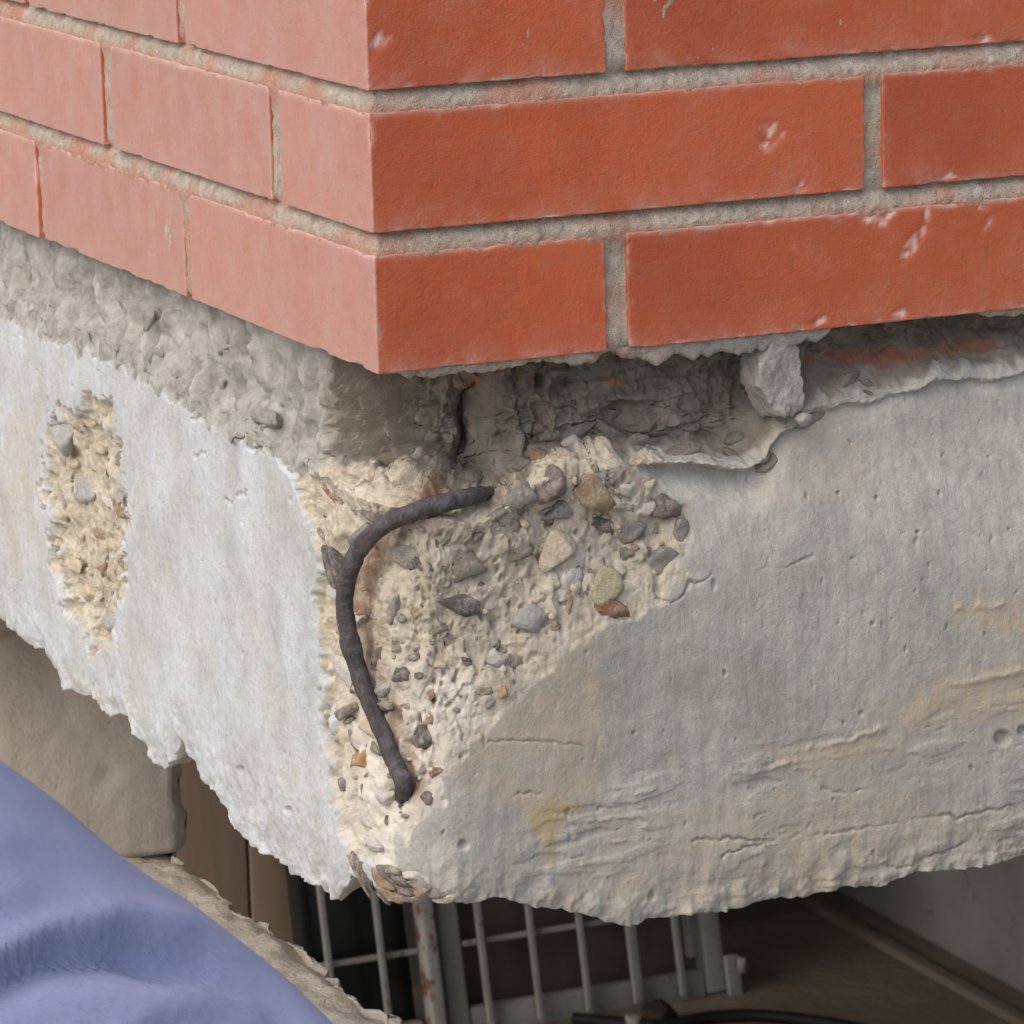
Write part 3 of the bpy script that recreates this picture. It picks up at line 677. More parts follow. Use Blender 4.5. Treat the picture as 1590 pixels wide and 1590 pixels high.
PEB = [(730, 942, 66, 34, -8, 'dark', .75), (742, 885, 54, 42, 10, 'olive', .3), (878, 858, 60, 54, 30, 'cream', .8), (945, 915, 48, 50, 20, 'yellow', .35), (952, 948, 50, 30, -25, 'red', .3),
       (830, 965, 52, 44, 0, 'blue', .15), (1042, 790, 50, 36, -10, 'purple', .5), (930, 770, 58, 44, -20, 'brown', .5), (880, 800, 56, 30, 12, 'grey', .55), (860, 758, 46, 44, 60, 'purple', .4), (820, 772, 60, 40, 10, 'grey', .35),
       (1040, 875, 44, 34, 25, 'grey', .3), (950, 820, 46, 26, -30, 'dark', .35), (1000, 830, 44, 28, 20, 'grey', .3), (820, 868, 44, 28, 12, 'olive', .3), (620, 870, 60, 32, -30, 'grey', .4), (650, 885, 34, 20, -35, 'dark', .3),
       (594, 952, 16, 48, -12, 'grey', .5), (610, 872, 24, 32, 0, 'blue', .3), (510, 882, 26, 48, -18, 'dark', .7), (553, 800, 34, 30, 0, 'purple', .4), (494, 769, 26, 13, -10, 'red', .3), (537, 1178, 36, 50, 5, 'orange', .35),
       (651, 1150, 36, 38, 5, 'dark', .7), (603, 1055, 22, 26, 0, 'dark', .5), (553, 1080, 32, 30, 20, 'blue', .5), (565, 1100, 26, 24, 0, 'dark', .3), (782, 1076, 18, 18, 0, 'orange', .4), (760, 1076, 22, 14, 10, 'olive', .2),
       (520, 1222, 22, 36, 15, 'grey', .3), (530, 840, 30, 30, 30, 'grey', .4), (505, 925, 26, 24, 0, 'white', .5), (520, 965, 24, 32, 10, 'white', .5), (522, 1050, 44, 30, -15, 'white', .4), (520, 1000, 24, 18, 0, 'brown', .4),
       (520, 1110, 32, 20, 25, 'olive', .3), (545, 1130, 34, 28, 0, 'cream', .3), (890, 910, 34, 54, -30, 'white', .25), (760, 915, 16, 14, 0, 'dark', .2), (808, 822, 20, 22, 0, 'olive', .3), (755, 835, 20, 24, 20, 'olive', .3),
       (700, 915, 20, 16, 0, 'olive', .2), (690, 838, 22, 26, 0, 'grey', .25), (985, 865, 22, 18, 0, 'olive', .3), (1070, 830, 24, 36, -20, 'grey', .3), (1010, 795, 40, 22, 0, 'white', .3), (965, 790, 26, 22, 0, 'cream', .3),
       (890, 720, 34, 28, 0, 'cream', .5), (920, 705, 30, 22, 0, 'white', .5), (850, 725, 30, 26, 0, 'brown', .4), (890, 940, 12, 36, 5, 'brown', .3), (775, 1030, 40, 26, 0, 'blue', .2), (685, 985, 30, 16, 10, 'olive', .25),
       (640, 960, 22, 20, 0, 'brown', .2), (720, 1000, 36, 18, -10, 'olive', .2), (665, 1085, 12, 22, -40, 'brown', .3), (735, 1035, 20, 12, -30, 'dark', .2), (810, 1030, 22, 26, 0, 'olive', .25), (870, 975, 16, 14, 0, 'brown', .3),
       (600, 1010, 24, 22, 0, 'olive', .2), (640, 1030, 26, 16, 0, 'grey', .2), (690, 1040, 20, 16, 0, 'cream', .4), (845, 935, 16, 14, 0, 'cream', .4), (1020, 760, 22, 18, 0, 'cream', .3), (985, 765, 34, 20, -20, 'white', .3),
       (680, 1200, 22, 22, 0, 'red', .3), (660, 1240, 24, 26, 0, 'purple', .3), (560, 1160, 20, 28, 0, 'olive', .3), (585, 1240, 24, 26, 0, 'white', .3), (545, 1270, 22, 28, 0, 'white', .4), (570, 1310, 26, 24, 0, 'white', .3),
       # the patch on the left face
       (90, 678, 34, 60, 0, 'blue', .4), (108, 760, 44, 46, 0, 'blue', .45), (160, 735, 30, 26, 0, 'cream', .5), (178, 715, 18, 36, 0, 'olive', .3), (130, 700, 20, 22, 0, 'cream', .5), (150, 850, 26, 24, 0, 'cream', .5), (100, 830, 26, 24, 0, 'cream', .5),
       (128, 830, 18, 20, 0, 'brown', .4), (165, 800, 22, 26, 0, 'brown', .4), (105, 880, 28, 26, 0, 'cream', .5), (140, 890, 24, 26, 0, 'brown', .4), (120, 925, 24, 28, 0, 'cream', .5), (160, 930, 20, 34, 0, 'white', .5), (150, 965, 24, 30, 0, 'blue', .4),
       (165, 680, 22, 20, 0, 'olive', .4), (85, 800, 20, 26, 0, 'cream', .5), (140, 780, 22, 22, 0, 'white', .5), (118, 655, 26, 18, 0, 'cream', .4), (176, 780, 16, 30, 0, 'dark', .3), (170, 875, 18, 22, 0, 'olive', .4), (95, 720, 18, 20, 0, 'cream', .4),
       # broken foot of the corner
       (548, 1352, 36, 18, -30, 'purple', .6), (612, 1362, 44, 20, -18, 'dark', .6), (645, 1374, 40, 18, -12, 'olive', .6), (672, 1386, 36, 16, -8, 'grey', .6), (604, 1392, 40, 16, -12, 'brown', .7), (632, 1396, 40, 14, -6, 'purple', .7), (690, 1396, 30, 14, 0, 'cream', .5),
       (560, 1362, 30, 20, -20, 'dark', .5), (590, 1372, 34, 20, -25, 'brown', .5), (622, 1380, 36, 20, -20, 'purple', .5), (600, 1352, 30, 22, 0, 'olive', .4), (640, 1362, 28, 22, 10, 'white', .4), (575, 1388, 30, 16, -15, 'dark', .6), (652, 1384, 26, 18, 10, 'brown', .5)]
for k, q in enumerate(PEB): stone(*q, seed=k)
rs = np.random.default_rng(5)
cand = np.where((spall > .95) & (zone < .3) & (Vp < 1340) & (U > 50) & (U < 1080))[0]
for j, k in enumerate(rs.choice(cand, 150, replace=False)):
    w_ = 6 + 15 * rs.random() ** 2
    stone(U[k], Vp[k], w_, w_ * rs.uniform(.55, 1), rs.uniform(-60, 60), ['olive', 'grey', 'dark', 'brown', 'grey', 'cream', 'purple', 'olive'][j % 8], rs.uniform(.2, .6), 500 + j, 2)
STONE['mortar'] = MORT2 = mat_plain('old_mortar', [(.3, (.17, .15, .12)), (.55, (.27, .245, .2)), (.78, (.37, .345, .295))], 90, .95, .1, ((300, .0015), (1100, .0006)))
STONE['palemortar'] = mat_plain('pale_old_mortar', [(.3, (.22, .21, .185)), (.55, (.36, .35, .315)), (.78, (.48, .47, .43))], 90, .95, .1, ((300, .0015), (1100, .0006)))
rg = np.random.default_rng(21)
for k in range(34):
    u = rg.uniform(560, 1180) if k < 30 else rg.uniform(1230, 1580)
    v = np.interp(u, mx, my) - rg.uniform(-2, 62 if k < 30 else 40)
    w_ = rg.uniform(18, 58); stone(u + 40, v, w_, w_ * rg.uniform(.35, .7), rg.uniform(-25, 35), 'mortar', .55, 200 + k, 3, 'mortar_fragment')
for k in range(12):
    u = rg.uniform(-10, 455); v = np.interp(u, mx, my) - rg.uniform(2, 115)
    w_ = rg.uniform(14, 44); stone(u, v, w_, w_ * rg.uniform(.5, .9), rg.uniform(-40, 40), 'palemortar', .45, 300 + k, 3, 'mortar_fragment')
# small grains, too many to name one by one
GV, GF, nb = [], [], 0
cand = np.where((spall > .9) & (U > 40) & (U < 1100) & (Vp < 1350))[0]
X0, F0 = ico(1)
for k in RNG.choice(cand, 36):
    r_ = .0008 + .0014 * RNG.random() ** 2; n = np.array([NN2[k, 0], NN2[k, 1], 0])
    X = X0 * (r_ * (.7 + .6 * RNG.random(3))) * (1 + .25 * RNG.normal(size=(len(X0), 1)) * .6)
    GV.append(V[k] + n * r_ * .2 + X); GF.append(F0 + nb); nb += len(X0)
tag(mk('grain', np.concatenate(GV), np.concatenate(GF), STONE['cream'], beam), kind='stuff')

# ------------------------------------------------------------------ the bent bar
bar = []
for i, (u, v) in enumerate(BARPX):
    k = np.argmin((U - u) ** 2 + (Vp - v) ** 2)
    c = P[k] - np.array([NN2[k, 0], NN2[k, 1], 0]) * .0035           # the bar lies just clear of the broken face
    bar.append((u, v, np.dot(c - CAM, MR[:, 2]) * -1))
dep = np.array([b_[2] for b_ in bar]); kx = np.arange(len(dep))
dep = np.polyval(np.polyfit(kx, dep, 3), kx)
dep[:7] += (.018, .004, -.004, -.007, -.006, -.004, -.002); dep[-3:] += (.001, .003, .006)
BP = [CAM + ray(u, v) * q for (u, v, _), q in zip(bar, dep)]
BP = [BP[0] + (BP[0] - BP[1]) * .8 + ray(*BARPX[0]) * .022] + BP + [BP[-1] + (BP[-1] - BP[-2]) * .2 + np.array([.004, .014, -.010])]
path = smooth_path(BP, 260)
rr = .0042 + .00035 * vnoise(path, 120, 5) + .0006 * np.exp(-((np.linspace(0, 1, 260) - .62) / .02) ** 2) + .0004 * np.exp(-((np.linspace(0, 1, 260) - .42) / .02) ** 2)
rr = rr * np.clip(.25 + np.arange(260) / 26, 0, 1)
Vt, Ft = tube(path, rr, 20)
Nt = Vt.copy(); Vt[:-2] += (Vt[:-2] - np.repeat(path, 20, 0)) * (fbm(Vt[:-2], 120, 4, 6, .55) * .13 + .012 * np.sign(np.sin(np.repeat(np.arange(260), 20) * .9)))[:, None]
tag(mk('reinforcing_bar', Vt, Ft, REBAR, None, loc=path.mean(0)), 'bent rusty dark steel bar curving out of the broken concrete corner', 'steel bar')

# ------------------------------------------------------------------ mortar that hangs below the bricks
def blob(name, pos, rad, seed, mat, parent, sub=4, amp=.25, cuts=(), attrs=True):
    X, F = ICO[sub]; X = X.copy()
    for c, h in cuts:
        c = np.array(c, float); c /= np.linalg.norm(c); X = X - np.clip(X @ c - h, 0, 9)[:, None] * c
    X = X * (1 + amp * fbm(X + seed, 1.3, 5, seed) + .06 * fbm(X + seed, 6, 3, seed + 4))[:, None]
    return mk(name, np.array(pos) + X * rad, F, mat, parent, attrs={'red': np.zeros(len(X))} if attrs else None)
LUMP = mat_plain('pale_mortar', [(.3, (.30, .28, .245)), (.55, (.41, .39, .35)), (.78, (.49, .47, .43))], 80, .95, .1, ((300, .0015), (1100, .0006)))
pl = at(1212, 606, 1, .008)
blob('mortar_lump', pl + (0, .005, .0055), (.0165, .015, .0225), 3, LUMP, wall, 5, .20, (((1, 0, .05), .62), ((-.75, 0, -.65), .70), ((0, 0, -1), .78), ((.1, -1, .1), .62), ((-1, 0, .2), .8)))
blob('mortar_lump', at(1247, 650, 1, .006), (.0042, .004, .0034), 9, LUMP, wall, 3, .3)
def lip(pa, pb, h, seed, mat=None, depth=.02):
    a = at(*pa, 1, .003); b = at(*pb, 1, .003)
    xs = np.arange(a[0], b[0], .0009); zs = np.linspace(0, 1, 9); n = len(xs)
    hh = h * (.55 + .9 * np.clip(vnoise(np.column_stack([xs, xs * 0, xs * 0]), 45, seed) + .3, 0, 1) + .3 * vnoise(np.column_stack([xs, xs * 0, xs * 0]), 220, seed + 1))
    hh *= np.clip(np.minimum(xs - a[0], b[0] - xs) / .008, .05, 1) ** .6
    prof = [(0, 0), (0, .25), (.0004, .5), (.001, .75), (.002, .92), (.0038, 1), (.0075, .97), (.0135, .8), (depth, .2), (depth, 0)]
    G = []
    for y, q in prof:
        yy = .0022 + y + vnoise(np.column_stack([xs, xs * 0 + q, xs * 0]), 150, seed + 3) * .0012
        G.append(np.column_stack([xs, yy, ZW - hh * q + .0008]))
    G = np.array(G); Q3 = G.reshape(-1, 3); Q3 = Q3 + fbm(Q3, 300, 3, seed)[:, None] * np.array([0, -.0006, .0006])
    mk('mortar_lip', Q3, gridfaces(len(prof), n, True), mat or MORTAR, wall, attrs={'red': np.clip(fbm(Q3, 60, 3, seed) * .8 - .1, 0, 1)})
lip((612, 572), (952, 545), .006, 5); lip((955, 545), (1060, 535), .010, 6); lip((1030, 540), (1292, 510), .011, 7, LUMP); lip((1520, 485), (1760, 465), .006, 8)

# ------------------------------------------------------------------ things seen below the beam
FL = 0.004
base = at(900, 1578, 2, FL)
tilt = R(13); upv = np.array([0, math.sin(tilt), math.cos(tilt)]); nrm = np.array([0, -math.cos(tilt), math.sin(tilt)])
def gx(u, v): return at_plane(u, v, base, nrm)
def gpt(x, h, o=0): return np.array([x, base[1], FL]) + upv * h + nrm * o
def gbar(name, x, h0, h1, wd, th, mat, parent, o=0):
    V, F, N = rbox((-wd / 2, -th / 2, h0), (wd / 2, th / 2, h1), min(wd, th) * .22)
    W = np.array([x, base[1], FL]) + V[:, :1] * (1, 0, 0) - V[:, 1:2] * nrm + V[:, 2:] * upv + nrm * o
    return mk(name, W, F, mat, parent, smooth=False)
def grail(name, x0, x1, h, wd, th, mat, parent, o=0):
    V, F, N = rbox((x0, -th / 2, h - wd / 2), (x1, th / 2, h + wd / 2), min(wd, th) * .22)
    W = np.array([0, base[1], FL]) + V[:, :1] * (1, 0, 0) - V[:, 1:2] * nrm + V[:, 2:] * upv + nrm * o
    return mk(name, W, F, mat, parent, smooth=False)
def hgt(u, v): return (gx(u, v)[2] - FL) / upv[2]
HG = .80
# left leaf: thin bars before black glass
xl0, xl1 = gx(470, 1400)[0], gx(662, 1500)[0]
leafA = empty('barred_window', gpt(xl0, 0), 'narrow barred metal window with dark glass and a rusty edge, beside the brown boards', 'window', 'barred windows below the beam')
gbar('pane', (xl0 + xl1) / 2, .02, HG - .01, xl1 - xl0 - .02, .006, DARKG, leafA, -.035)
for (u, v) in ((487, 1400), (505, 1450)): pass
for u, v in ((500, 1450), (588, 1490)): gbar('bar', gx(u, v)[0], .012, HG, .0085, .0085, STEEL, leafA, .012)
for k, (u, v) in enumerate(((580, 1487),)): grail('rail', xl0 + .004, xl1 - .01, hgt(u, v), .008, .008, STEEL, leafA, .0005)
grail('rail', xl0 + .004, xl1 - .01, hgt(580, 1487) + .3, .010, .010, STEEL, leafA, .0005)
gbar('frame_post', gx(662, 1490)[0], .0, HG, .020, .03, RUSTY, leafA, .01)
gbar('frame_post', xl0 - .004, .0, HG, .014, .03, DARKG, leafA, -.01)
grail('frame_rail', xl0 + .01, xl1 - .012, .014, .03, .03, STEEL, leafA, -.012); grail('frame_rail', xl0 + .01, xl1 - .012, HG - .015, .03, .03, STEEL, leafA, -.012)
# right leaf: white frame, brown glass
xr0, xr1 = gx(702, 1490)[0], gx(1108, 1490)[0]
leafB = empty('barred_window', gpt(xr0, 0), 'wide barred window with pale steel frame and dusty brown glass', 'window', 'barred windows below the beam')
gbar('pane', (xr0 + xr1) / 2, .03, HG - .01, xr1 - xr0 - .02, .006, BROWNG, leafB, -.035)
gbar('frame_post', xr0, 0, HG, .030, .035, STEEL, leafB, -.012); gbar('frame_post', xr1, 0, HG, .030, .035, STEEL, leafB, -.012)
gbar('mullion', gx(1084, 1470)[0], .05, HG - .03, .012, .02, STEEL, leafB, -.022)
grail('frame_rail', xr0 + .014, xr1 - .014, hgt(1000, 1545), .044, .03, STEEL, leafB, -.014); grail('frame_rail', xr0 + .014, xr1 - .014, HG - .02, .04, .03, STEEL, leafB, -.014)
for u, v, wd in ((745, 1490, .009), (824, 1490, .008), (902, 1500, .008), (980, 1500, .014), (1049, 1490, .009)): gbar('bar', gx(u, v)[0], .006, HG - .01, wd, .010, STEEL, leafB, .012)
grail('rail', xr0 + .016, xr1 - .016, hgt(780, 1455), .008, .008, STEEL, leafB, .0025); grail('rail', xr0 + .016, xr1 - .016, hgt(780, 1455) + .3, .008, .008, STEEL, leafB, .0025)
# latch plate on the right post
hx = gx(1134, 1495)[0]; hh = hgt(1134, 1495)
hg = gbar('hinge', hx - .004, hh - .055, hh + .012, .020, .012, STEEL, leafB, .012)
p0 = gpt(hx + .006, hh - .012, .02); Vc, Fc = tube([p0, p0 + np.array([0, 0, .02])], .006, 10); mk('hinge_pin', Vc, Fc, STEEL, hg, loc=root_loc(hg))
# pit wall the windows lean on
yw = base[1] + HG * math.sin(tilt) + .05
V_, F_, N_ = rbox((-3.0, yw, 0), (xr1 + .05, yw + .25, ZW - .243), .01)
tag(mk('rendered_wall', V_, F_, WALLC, None, smooth=False, loc=(0, yw, 0)), 'dim grey rendered wall behind the leaning barred windows', 'wall')
# brown boards that stand against it
for k, (ua, ub) in enumerate(((300, 389), (391, 468))):
    yb = yw - .03
    pa, pb = at(ua, 1400, 1, yb), at(ub, 1400, 1, yb)
    x0, x1 = pa[0], pb[0] - .002
    if k == 0: x0 -= .12
    V_, F_, N_ = rbox((x0, yb, 0), (x1, yb + .022, ZW - .26), .003)
    tag(mk('wooden_board', V_, F_, WOOD, None, smooth=False, loc=((x0 + x1) / 2, yb, 0)), ['brown wooden board standing between the grey concrete block and another board', 'brown wooden board standing between another board and the dark window'][k], 'board', 'brown boards against the wall')
# right-hand side wall
q1, q2 = at(1345, 1392, 2, 0), at(1560, 1556, 2, 0); xw = (q1[0] + q2[0]) / 2
V_, F_, N_ = rbox((xw, -1.0, 0), (xw + .2, 6.0, ZW - .243), .01)
tag(mk('rendered_wall', V_, F_, WALLC, None, smooth=False, loc=(xw, 2, 0)), 'stained grey side wall running along the dark floor under the beam', 'wall')
V_, F_, N_ = rbox((-3, 6.0, 0), (6, 6.2, ZW - .243), .01)
tag(mk('rendered_wall', V_, F_, WALLC, None, smooth=False, loc=(0, 6, 0)), 'dark far wall at the end of the floor under the beam', 'wall')
c1_ = at(1420, 1500, 2, 0)
V_, F_, N_ = rbox((c1_[0] - .012, -.5, -.004), (c1_[0] + .012, 5.9, .014), .004)
tag(mk('floor_kerb', V_, F_, FLOOR, None, smooth=False, loc=(c1_[0], 2, 0)), 'low narrow kerb along the floor beside the stained side wall', 'kerb')
# hose on the floor and scraps
hp = [at(u, v + 5, 2, .013) for u, v in ((890, 1577), (950, 1582), (1010, 1588), (1060, 1582), (1110, 1574), (1180, 1572), (1260, 1580), (1330, 1592), (1420, 1610), (1500, 1640))]
Vh, Fh = tube(smooth_path(hp, 80), .0085, 12)
tag(mk('rubber_hose', Vh, Fh, RUBBER, None, loc=hp[4] - np.array([0, 0, .013])), 'black rubber hose lying on the floor before the barred windows', 'hose')
def chunk(name, pos, rad, seed, mat, label, cat):
    X, F = ICO[3]; X = X.copy()
    rg = np.random.default_rng(seed)
    for q in range(12):
        c = rg.normal(size=3); c /= np.linalg.norm(c); X = X - np.clip(X @ c - (.45 + .3 * rg.random()), 0, 9)[:, None] * c
    W = X * rad; W[:, 2] -= W[:, 2].min(); W = W + np.array(pos)
    return tag(mk(name, W, F, mat, None, smooth=False, loc=pos), label, cat)
chunk('debris_chunk', at(1000, 1588, 2, .0) + (0, -.04, 0), (.036, .02, .028), 4, RAG, 'dark brown scrap lying by the hose before the windows', 'debris')
chunk('debris_chunk', at(957, 1590, 2, .0) + (0, -.05, 0), (.012, .012, .022), 8, LEDGEC, 'small pale chip lying on the floor next to the hose', 'debris')

# ------------------------------------------------------------------ concrete ledge and block, lower left
ZL = ZW - .43
le = [at(u, v, 2, ZL)[0] for u, v in ((590, 1585), (470, 1465), (340, 1360))]; xe = float(np.mean(le))
blk = at(300, 1318, 2, ZL); yb = blk[1]
xs = np.concatenate([np.linspace(-1.1, xe - .3, 8)[:-1], np.arange(xe - .3, xe, .0035), [xe - .0015, xe - .0005, xe]])
ys = np.concatenate([np.linspace(-.6, .05, 9)[:-1], np.arange(.05, yb + .14, .0045), np.linspace(yb + .2, yb + .9, 5)])
zs = np.concatenate([np.linspace(0, ZL - .06, 6)[:-1], np.arange(ZL - .06, ZL - .004, .005), [ZL - .003, ZL - .001, ZL]])
Vg, Fg = boxgrid(xs, ys, zs)
ed = np.exp(-((xe - Vg[:, 0]) / .02) ** 2)
yq = np.column_stack([Vg[:, 1], Vg[:, 1] * 0, Vg[:, 2] * .3])
# ragged broken edge: the outline wanders in steps
rag = .012 * fbm(yq, 14, 2, 5) + .010 * np.round(vnoise(yq, 30, 7) * 2) / 2 + .005 * vnoise(yq, 90, 8)
edge_w = np.clip(1 - (xe - Vg[:, 0]) / .05, 0, 1)
Vg[:, 0] += edge_w * (rag - .004)
top = (Vg[:, 2] > ZL - .001)
Vg[:, 2] += np.where(top, fbm(Vg, 26, 4, 9) * .004 + fbm(Vg, 120, 3, 12) * .0022 - .006 * np.clip(1 - (xe - Vg[:, 0]) / .012, 0, 1) - .006 * np.clip(vnoise(Vg, 40, 15) - .4, 0, 1), 0)
tag(mk('concrete_ledge', Vg, Fg, LEDGEC, None, loc=(xe - .4, .4, 0)), 'low pale concrete ledge with a ragged broken edge running behind the person', 'ledge')
xb = blk[0]
Vb, Fb = boxgrid(np.concatenate([np.linspace(-1.1, xb - .42, 6)[:-1], np.arange(xb - .42, xb - .003, .004), [xb - .002, xb]]), np.array([yb, yb + .003, yb + .02, yb + .3]), np.append(np.arange(ZL + .0, ZW - .278, .004), ZW - .274))
fr = np.exp(-((Vb[:, 1] - yb) / .01) ** 2)
Vb[:, 1] -= fr * (fbm(Vb, 12, 3, 33) * .002 + fbm(Vb, 110, 3, 36) * .0008 - .006 * np.clip(vnoise(Vb, 45, 39) - .42, 0, 1) - .018 * np.clip((Vb[:, 0] - xb + .012) / .012, 0, 1) * (1 + fbm(Vb, 60, 3, 44)))
Vb[:, 0] += np.clip((Vb[:, 0] - xb + .02) / .02, 0, 1) * fbm(Vb * (0, 0, 1), 40, 3, 46) * .004
tag(mk('concrete_block', Vb, Fb, BLOCKC, None, loc=(xb - .4, yb, ZL)), 'brown-grey pitted concrete block standing on the ledge below the beam', 'block')

# ------------------------------------------------------------------ the person whose shoulder is in the picture
def skin_mesh(pts, edges, radii, sub=2):
    me = bpy.data.meshes.new('tmp'); me.from_pydata([tuple(p) for p in pts], edges, [])
    o = bpy.data.objects.new('tmp', me); COL.objects.link(o)
    o.modifiers.new('s', 'SKIN'); sv = me.skin_vertices
    sv = me.skin_vertices[0] if len(me.skin_vertices) else None
    if sv is None:
        import bmesh
        bm = bmesh.new(); bm.from_mesh(me); bm.verts.layers.skin.verify(); bm.to_mesh(me); bm.free(); sv = me.skin_vertices[0]
    for k, r_ in enumerate(radii):
        sv.data[k].radius = r_ if isinstance(r_, tuple) else (r_, r_); sv.data[k].use_root = (k == 0)
    m2 = o.modifiers.new('u', 'SUBSURF'); m2.levels = m2.render_levels = sub
    dg = bpy.context.evaluated_depsgraph_get(); ev = o.evaluated_get(dg); mm = ev.to_mesh()
    Vv = np.array([v.co[:] for v in mm.vertices]); Ff = [list(p.vertices) for p in mm.polygons]
    ev.to_mesh_clear(); bpy.data.objects.remove(o); bpy.data.meshes.remove(me)
    return Vv, Ff
# local frame: right of the picture = fx, away from the camera = fy
fx = MR[:, 0].copy(); fx[2] = 0; fx /= np.linalg.norm(fx); fy = np.array([-fx[1], fx[0], 0.]); fz = np.array([0, 0, 1.])
SH = at_dist(345, 1500, 1.30)                     # inside the shoulder
def L(a, b, c): return SH + fx * a + fy * b + fz * c
feet = SH[2]
person = empty('person', (*(L(-.20, .02, 0)[:2]), 0), 'person in a lavender-blue shirt standing beside the concrete ledge, shoulder in view', 'person')
H_ = SH[2]
pts = [L(-.20, .0, -.55), L(-.20, .0, -.38), L(-.20, .0, -.20), L(-.20, .0, -.08), L(-.20, .01, .045),
       L(-.10, .0, .004), L(-.025, .0, -.045), L(.06, -.01, -.14), L(.10, -.02, -.31),
       L(-.30, .0, -.02), L(-.38, .0, -.045), L(-.445, -.01, -.16), L(-.475, -.02, -.32)]
edg = [(0, 1), (1, 2), (2, 3), (3, 4), (3, 5), (5, 6), (6, 7), (7, 8), (3, 9), (9, 10), (10, 11), (11, 12)]
rad = [(.17, .12), (.155, .11), (.165, .12), (.13, .10), (.058, .058), (.092, .092), (.072, .072), (.060, .060), (.055, .055), (.085, .085), (.075, .075), (.062, .062), (.055, .055)]
Vs, Fs = skin_mesh(pts, edg, rad, 5)
def vert_normals(V, F):
    F = np.asarray(F); n = np.cross(V[F[:, 2]] - V[F[:, 0]], V[F[:, 3]] - V[F[:, 1]]); o = np.zeros_like(V)
    for k in range(4): np.add.at(o, F[:, k], n)
    return o / np.maximum(np.linalg.norm(o, axis=1, keepdims=True), 1e-12)
def relax(A, F, it):
    """even a per-vertex field out over the mesh"""
    F = np.asarray(F); n = len(A); E = np.concatenate([F[:, [k, (k + 1) % 4]] for k in range(4)])
    cnt = np.maximum(1, np.bincount(E[:, 0], minlength=n) + np.bincount(E[:, 1], minlength=n))
    for _ in range(it):
        A = .4 * A + .6 * np.stack([(np.bincount(E[:, 0], A[E[:, 1], k], n) + np.bincount(E[:, 1], A[E[:, 0], k], n)) / cnt for k in range(3)], 1)
    return A
Vs = relax(Vs, Fs, 14)
Ns = relax(vert_normals(Vs, Fs), Fs, 30); Ns /= np.maximum(np.linalg.norm(Ns, axis=1, keepdims=True), 1e-9)
us, vs_ = proj(Vs)
def fold(pts, wide, high, hollow):
    """a crease in the cloth: a rounded ridge with a hollow on its lower side"""
    xs_, ys_ = np.array(pts, float).T
    q = vs_ - np.interp(us, xs_, ys_); on = sst(xs_[0] - 120, xs_[0] + 30, us) * (1 - sst(xs_[-1] - 60, xs_[-1] + 40, us))
    return on * (high * np.exp(-(q / wide) ** 2) - hollow * np.exp(-((q - 1.7 * wide) / (1.3 * wide)) ** 2))
front = sst(.05, .55, Ns @ (CAM - SH) / np.linalg.norm(CAM - SH))
fo = fold([(-150, 1560), (0, 1482), (90, 1440), (200, 1425), (320, 1440), (420, 1490), (500, 1560)], 27, .0055, .0095) + fold([(-200, 1420), (60, 1372), (200, 1385), (300, 1430)], 34, .0016, .0018) \
   + fold([(150, 1640), (260, 1560), (360, 1545), (470, 1580)], 30, .002, .003) + fold([(-200, 1330), (40, 1300), (160, 1330)], 26, .0012, .0012)
Vs = Vs + Ns * (front * fo + fbm(Vs, 9, 3, 3) * .004 - .0018 * np.abs(vnoise(Vs * (1, 1, 1.8), 20, 31)))[:, None]
Fs = np.asarray(Fs); lab = np.arange(len(Vs))
while True:                                         # one part for each connected piece of cloth
    old = lab.copy()
    for k in range(4):
        i_, j_ = Fs[:, k], Fs[:, (k + 1) % 4]; mn = np.minimum(lab[i_], lab[j_])
        np.minimum.at(lab, i_, mn); np.minimum.at(lab, j_, mn)
    lab = lab[lab]
    if (lab == old).all(): break
ids, cn = np.unique(lab, return_counts=True)
for q, w_ in sorted(zip(ids, cn), key=lambda x: -x[1]):
    if w_ < 4: continue
    sel = np.where(lab == q)[0]; new = -np.ones(len(Vs), int); new[sel] = np.arange(len(sel))
    mk('shirt' if w_ == cn.max() else 'sleeve', Vs[sel], new[Fs[lab[Fs[:, 0]] == q]], CLOTH, person)
leg = []
lp = [L(-.20, 0, -.50), L(-.20, 0, -.60), L(-.11, 0, -.68), L(-.105, .02, -1.02), L(-.105, 0, -H_ + SH[2] * 0 + .09 - 0), L(-.29, 0, -.68), L(-.295, .02, -1.02), L(-.295, 0, -H_ + .09)]
Vs2, Fs2 = skin_mesh(lp, [(0, 1), (1, 2), (2, 3), (3, 4), (1, 5), (5, 6), (6, 7)], [(.16, .115), (.16, .12), .09, .065, .05, .09, .065, .05], 2)
mk('trousers', Vs2, Fs2, NAVY, person)
for a in (-.105, -.295):
    c = L(a, .06, 0); X, F = ICO[3]; W = X * (.05, .13, .05); W[:, 2] = np.maximum(W[:, 2], -.035) + .035
    W = W[:, :1] * fx + W[:, 1:2] * fy + W[:, 2:] * fz + np.array([c[0], c[1], 0]); mk('shoe', W, F, SHOE, person)
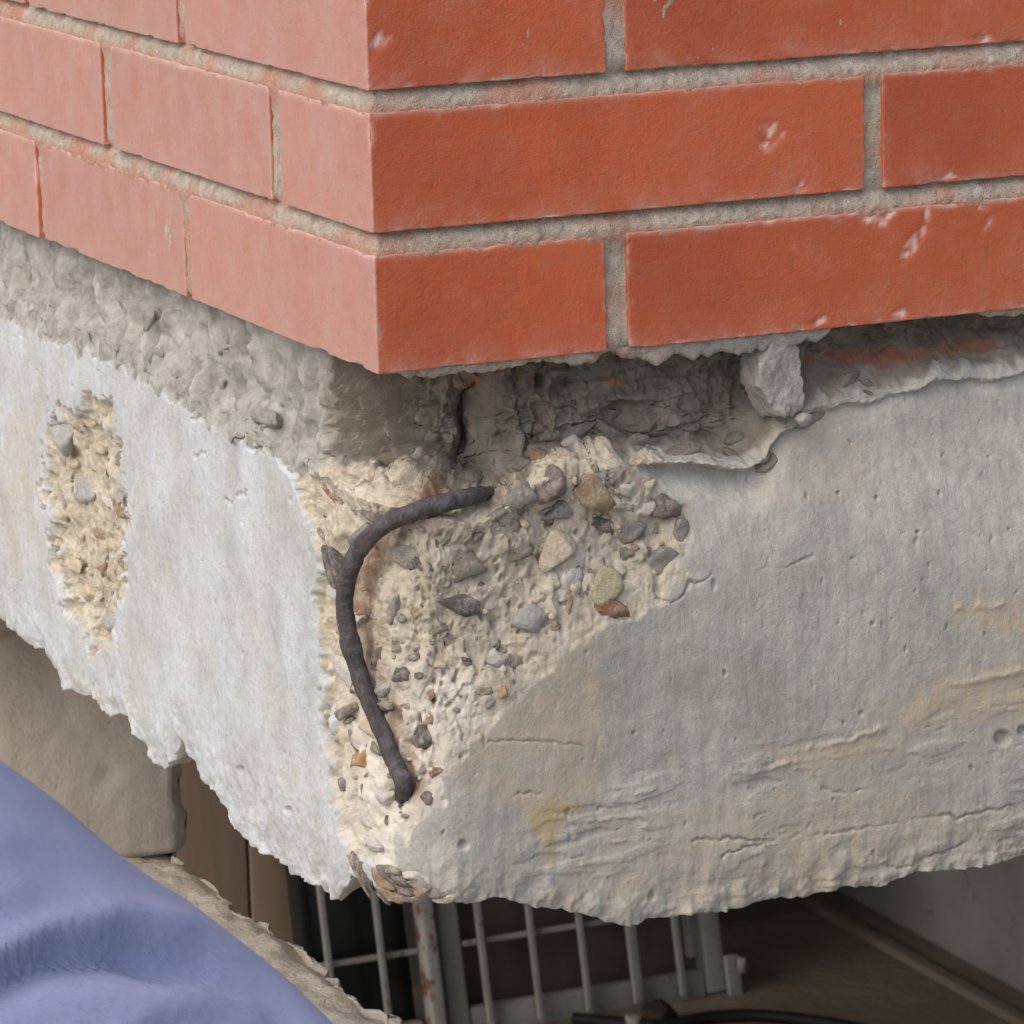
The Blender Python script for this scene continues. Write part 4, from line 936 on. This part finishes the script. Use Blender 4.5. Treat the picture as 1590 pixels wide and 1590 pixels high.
X, F = ICO[4]; hc = L(-.20, .03, .19); W = X * (.074, .095, .115)
W[:, 1] += .02 * np.exp(-((X[:, 0]) / .2) ** 2 - ((X[:, 2] + .1) / .22) ** 2) * (X[:, 1] > 0)
W = W[:, :1] * fx + W[:, 1:2] * fy + W[:, 2:] * fz + hc
mk('head', W, F, SKIN, person)
nk, nf = tube([L(-.20, .0, .02), L(-.20, .015, .14)], .052, 16); mk('neck', nk, nf, SKIN, person)
W = X * (.080, .100, .118); W = W[(slice(None))]; W[:, 1] -= .012; W[:, 2] += .012
W[:, 2] = np.where(X[:, 1] > .1, np.maximum(W[:, 2], .06), np.maximum(W[:, 2], -.05))
W = W[:, :1] * fx + W[:, 1:2] * fy + W[:, 2:] * fz + hc
mk('hair', W, F, HAIR, person)
for sgn, (e, wv) in ((1, (L(.075, -.02, -.30), L(.05, .10, -.50))), (-1, (L(-.475, -.02, -.30), L(-.45, .10, -.50)))):
    Va, Fa = tube(smooth_path([e, e * .5 + wv * .5, wv], 12), np.linspace(.042, .028, 12), 14); mk('forearm', Va, Fa, SKIN, person)
    hdir = np.array(wv) - np.array(e); hdir /= np.linalg.norm(hdir); sdv = np.cross(hdir, fz); sdv /= np.linalg.norm(sdv)
    hp_, he, hr = [wv, wv + hdir * .05, wv + hdir * .09], [(0, 1), (1, 2)], [.026, (.034, .018), (.036, .016)]
    for q, (o_, l_) in enumerate(((-.026, .058), (-.009, .07), (.009, .066), (.025, .052))):
        b = len(hp_); hp_ += [wv + hdir * .10 + sdv * o_, wv + hdir * (.10 + l_ * .55) + sdv * o_ * 1.1, wv + hdir * (.10 + l_) + sdv * o_ * 1.1 - fz * .015]
        he += [(2, b), (b, b + 1), (b + 1, b + 2)]; hr += [.010, .009, .008]
    b = len(hp_); hp_ += [wv + hdir * .04 + sdv * -.032 * sgn, wv + hdir * .075 + sdv * -.052 * sgn]; he += [(1, b), (b, b + 1)]; hr += [.011, .009]
    Va, Fa = skin_mesh(hp_, he, hr, 2); mk('hand', Va, Fa, SKIN, person)
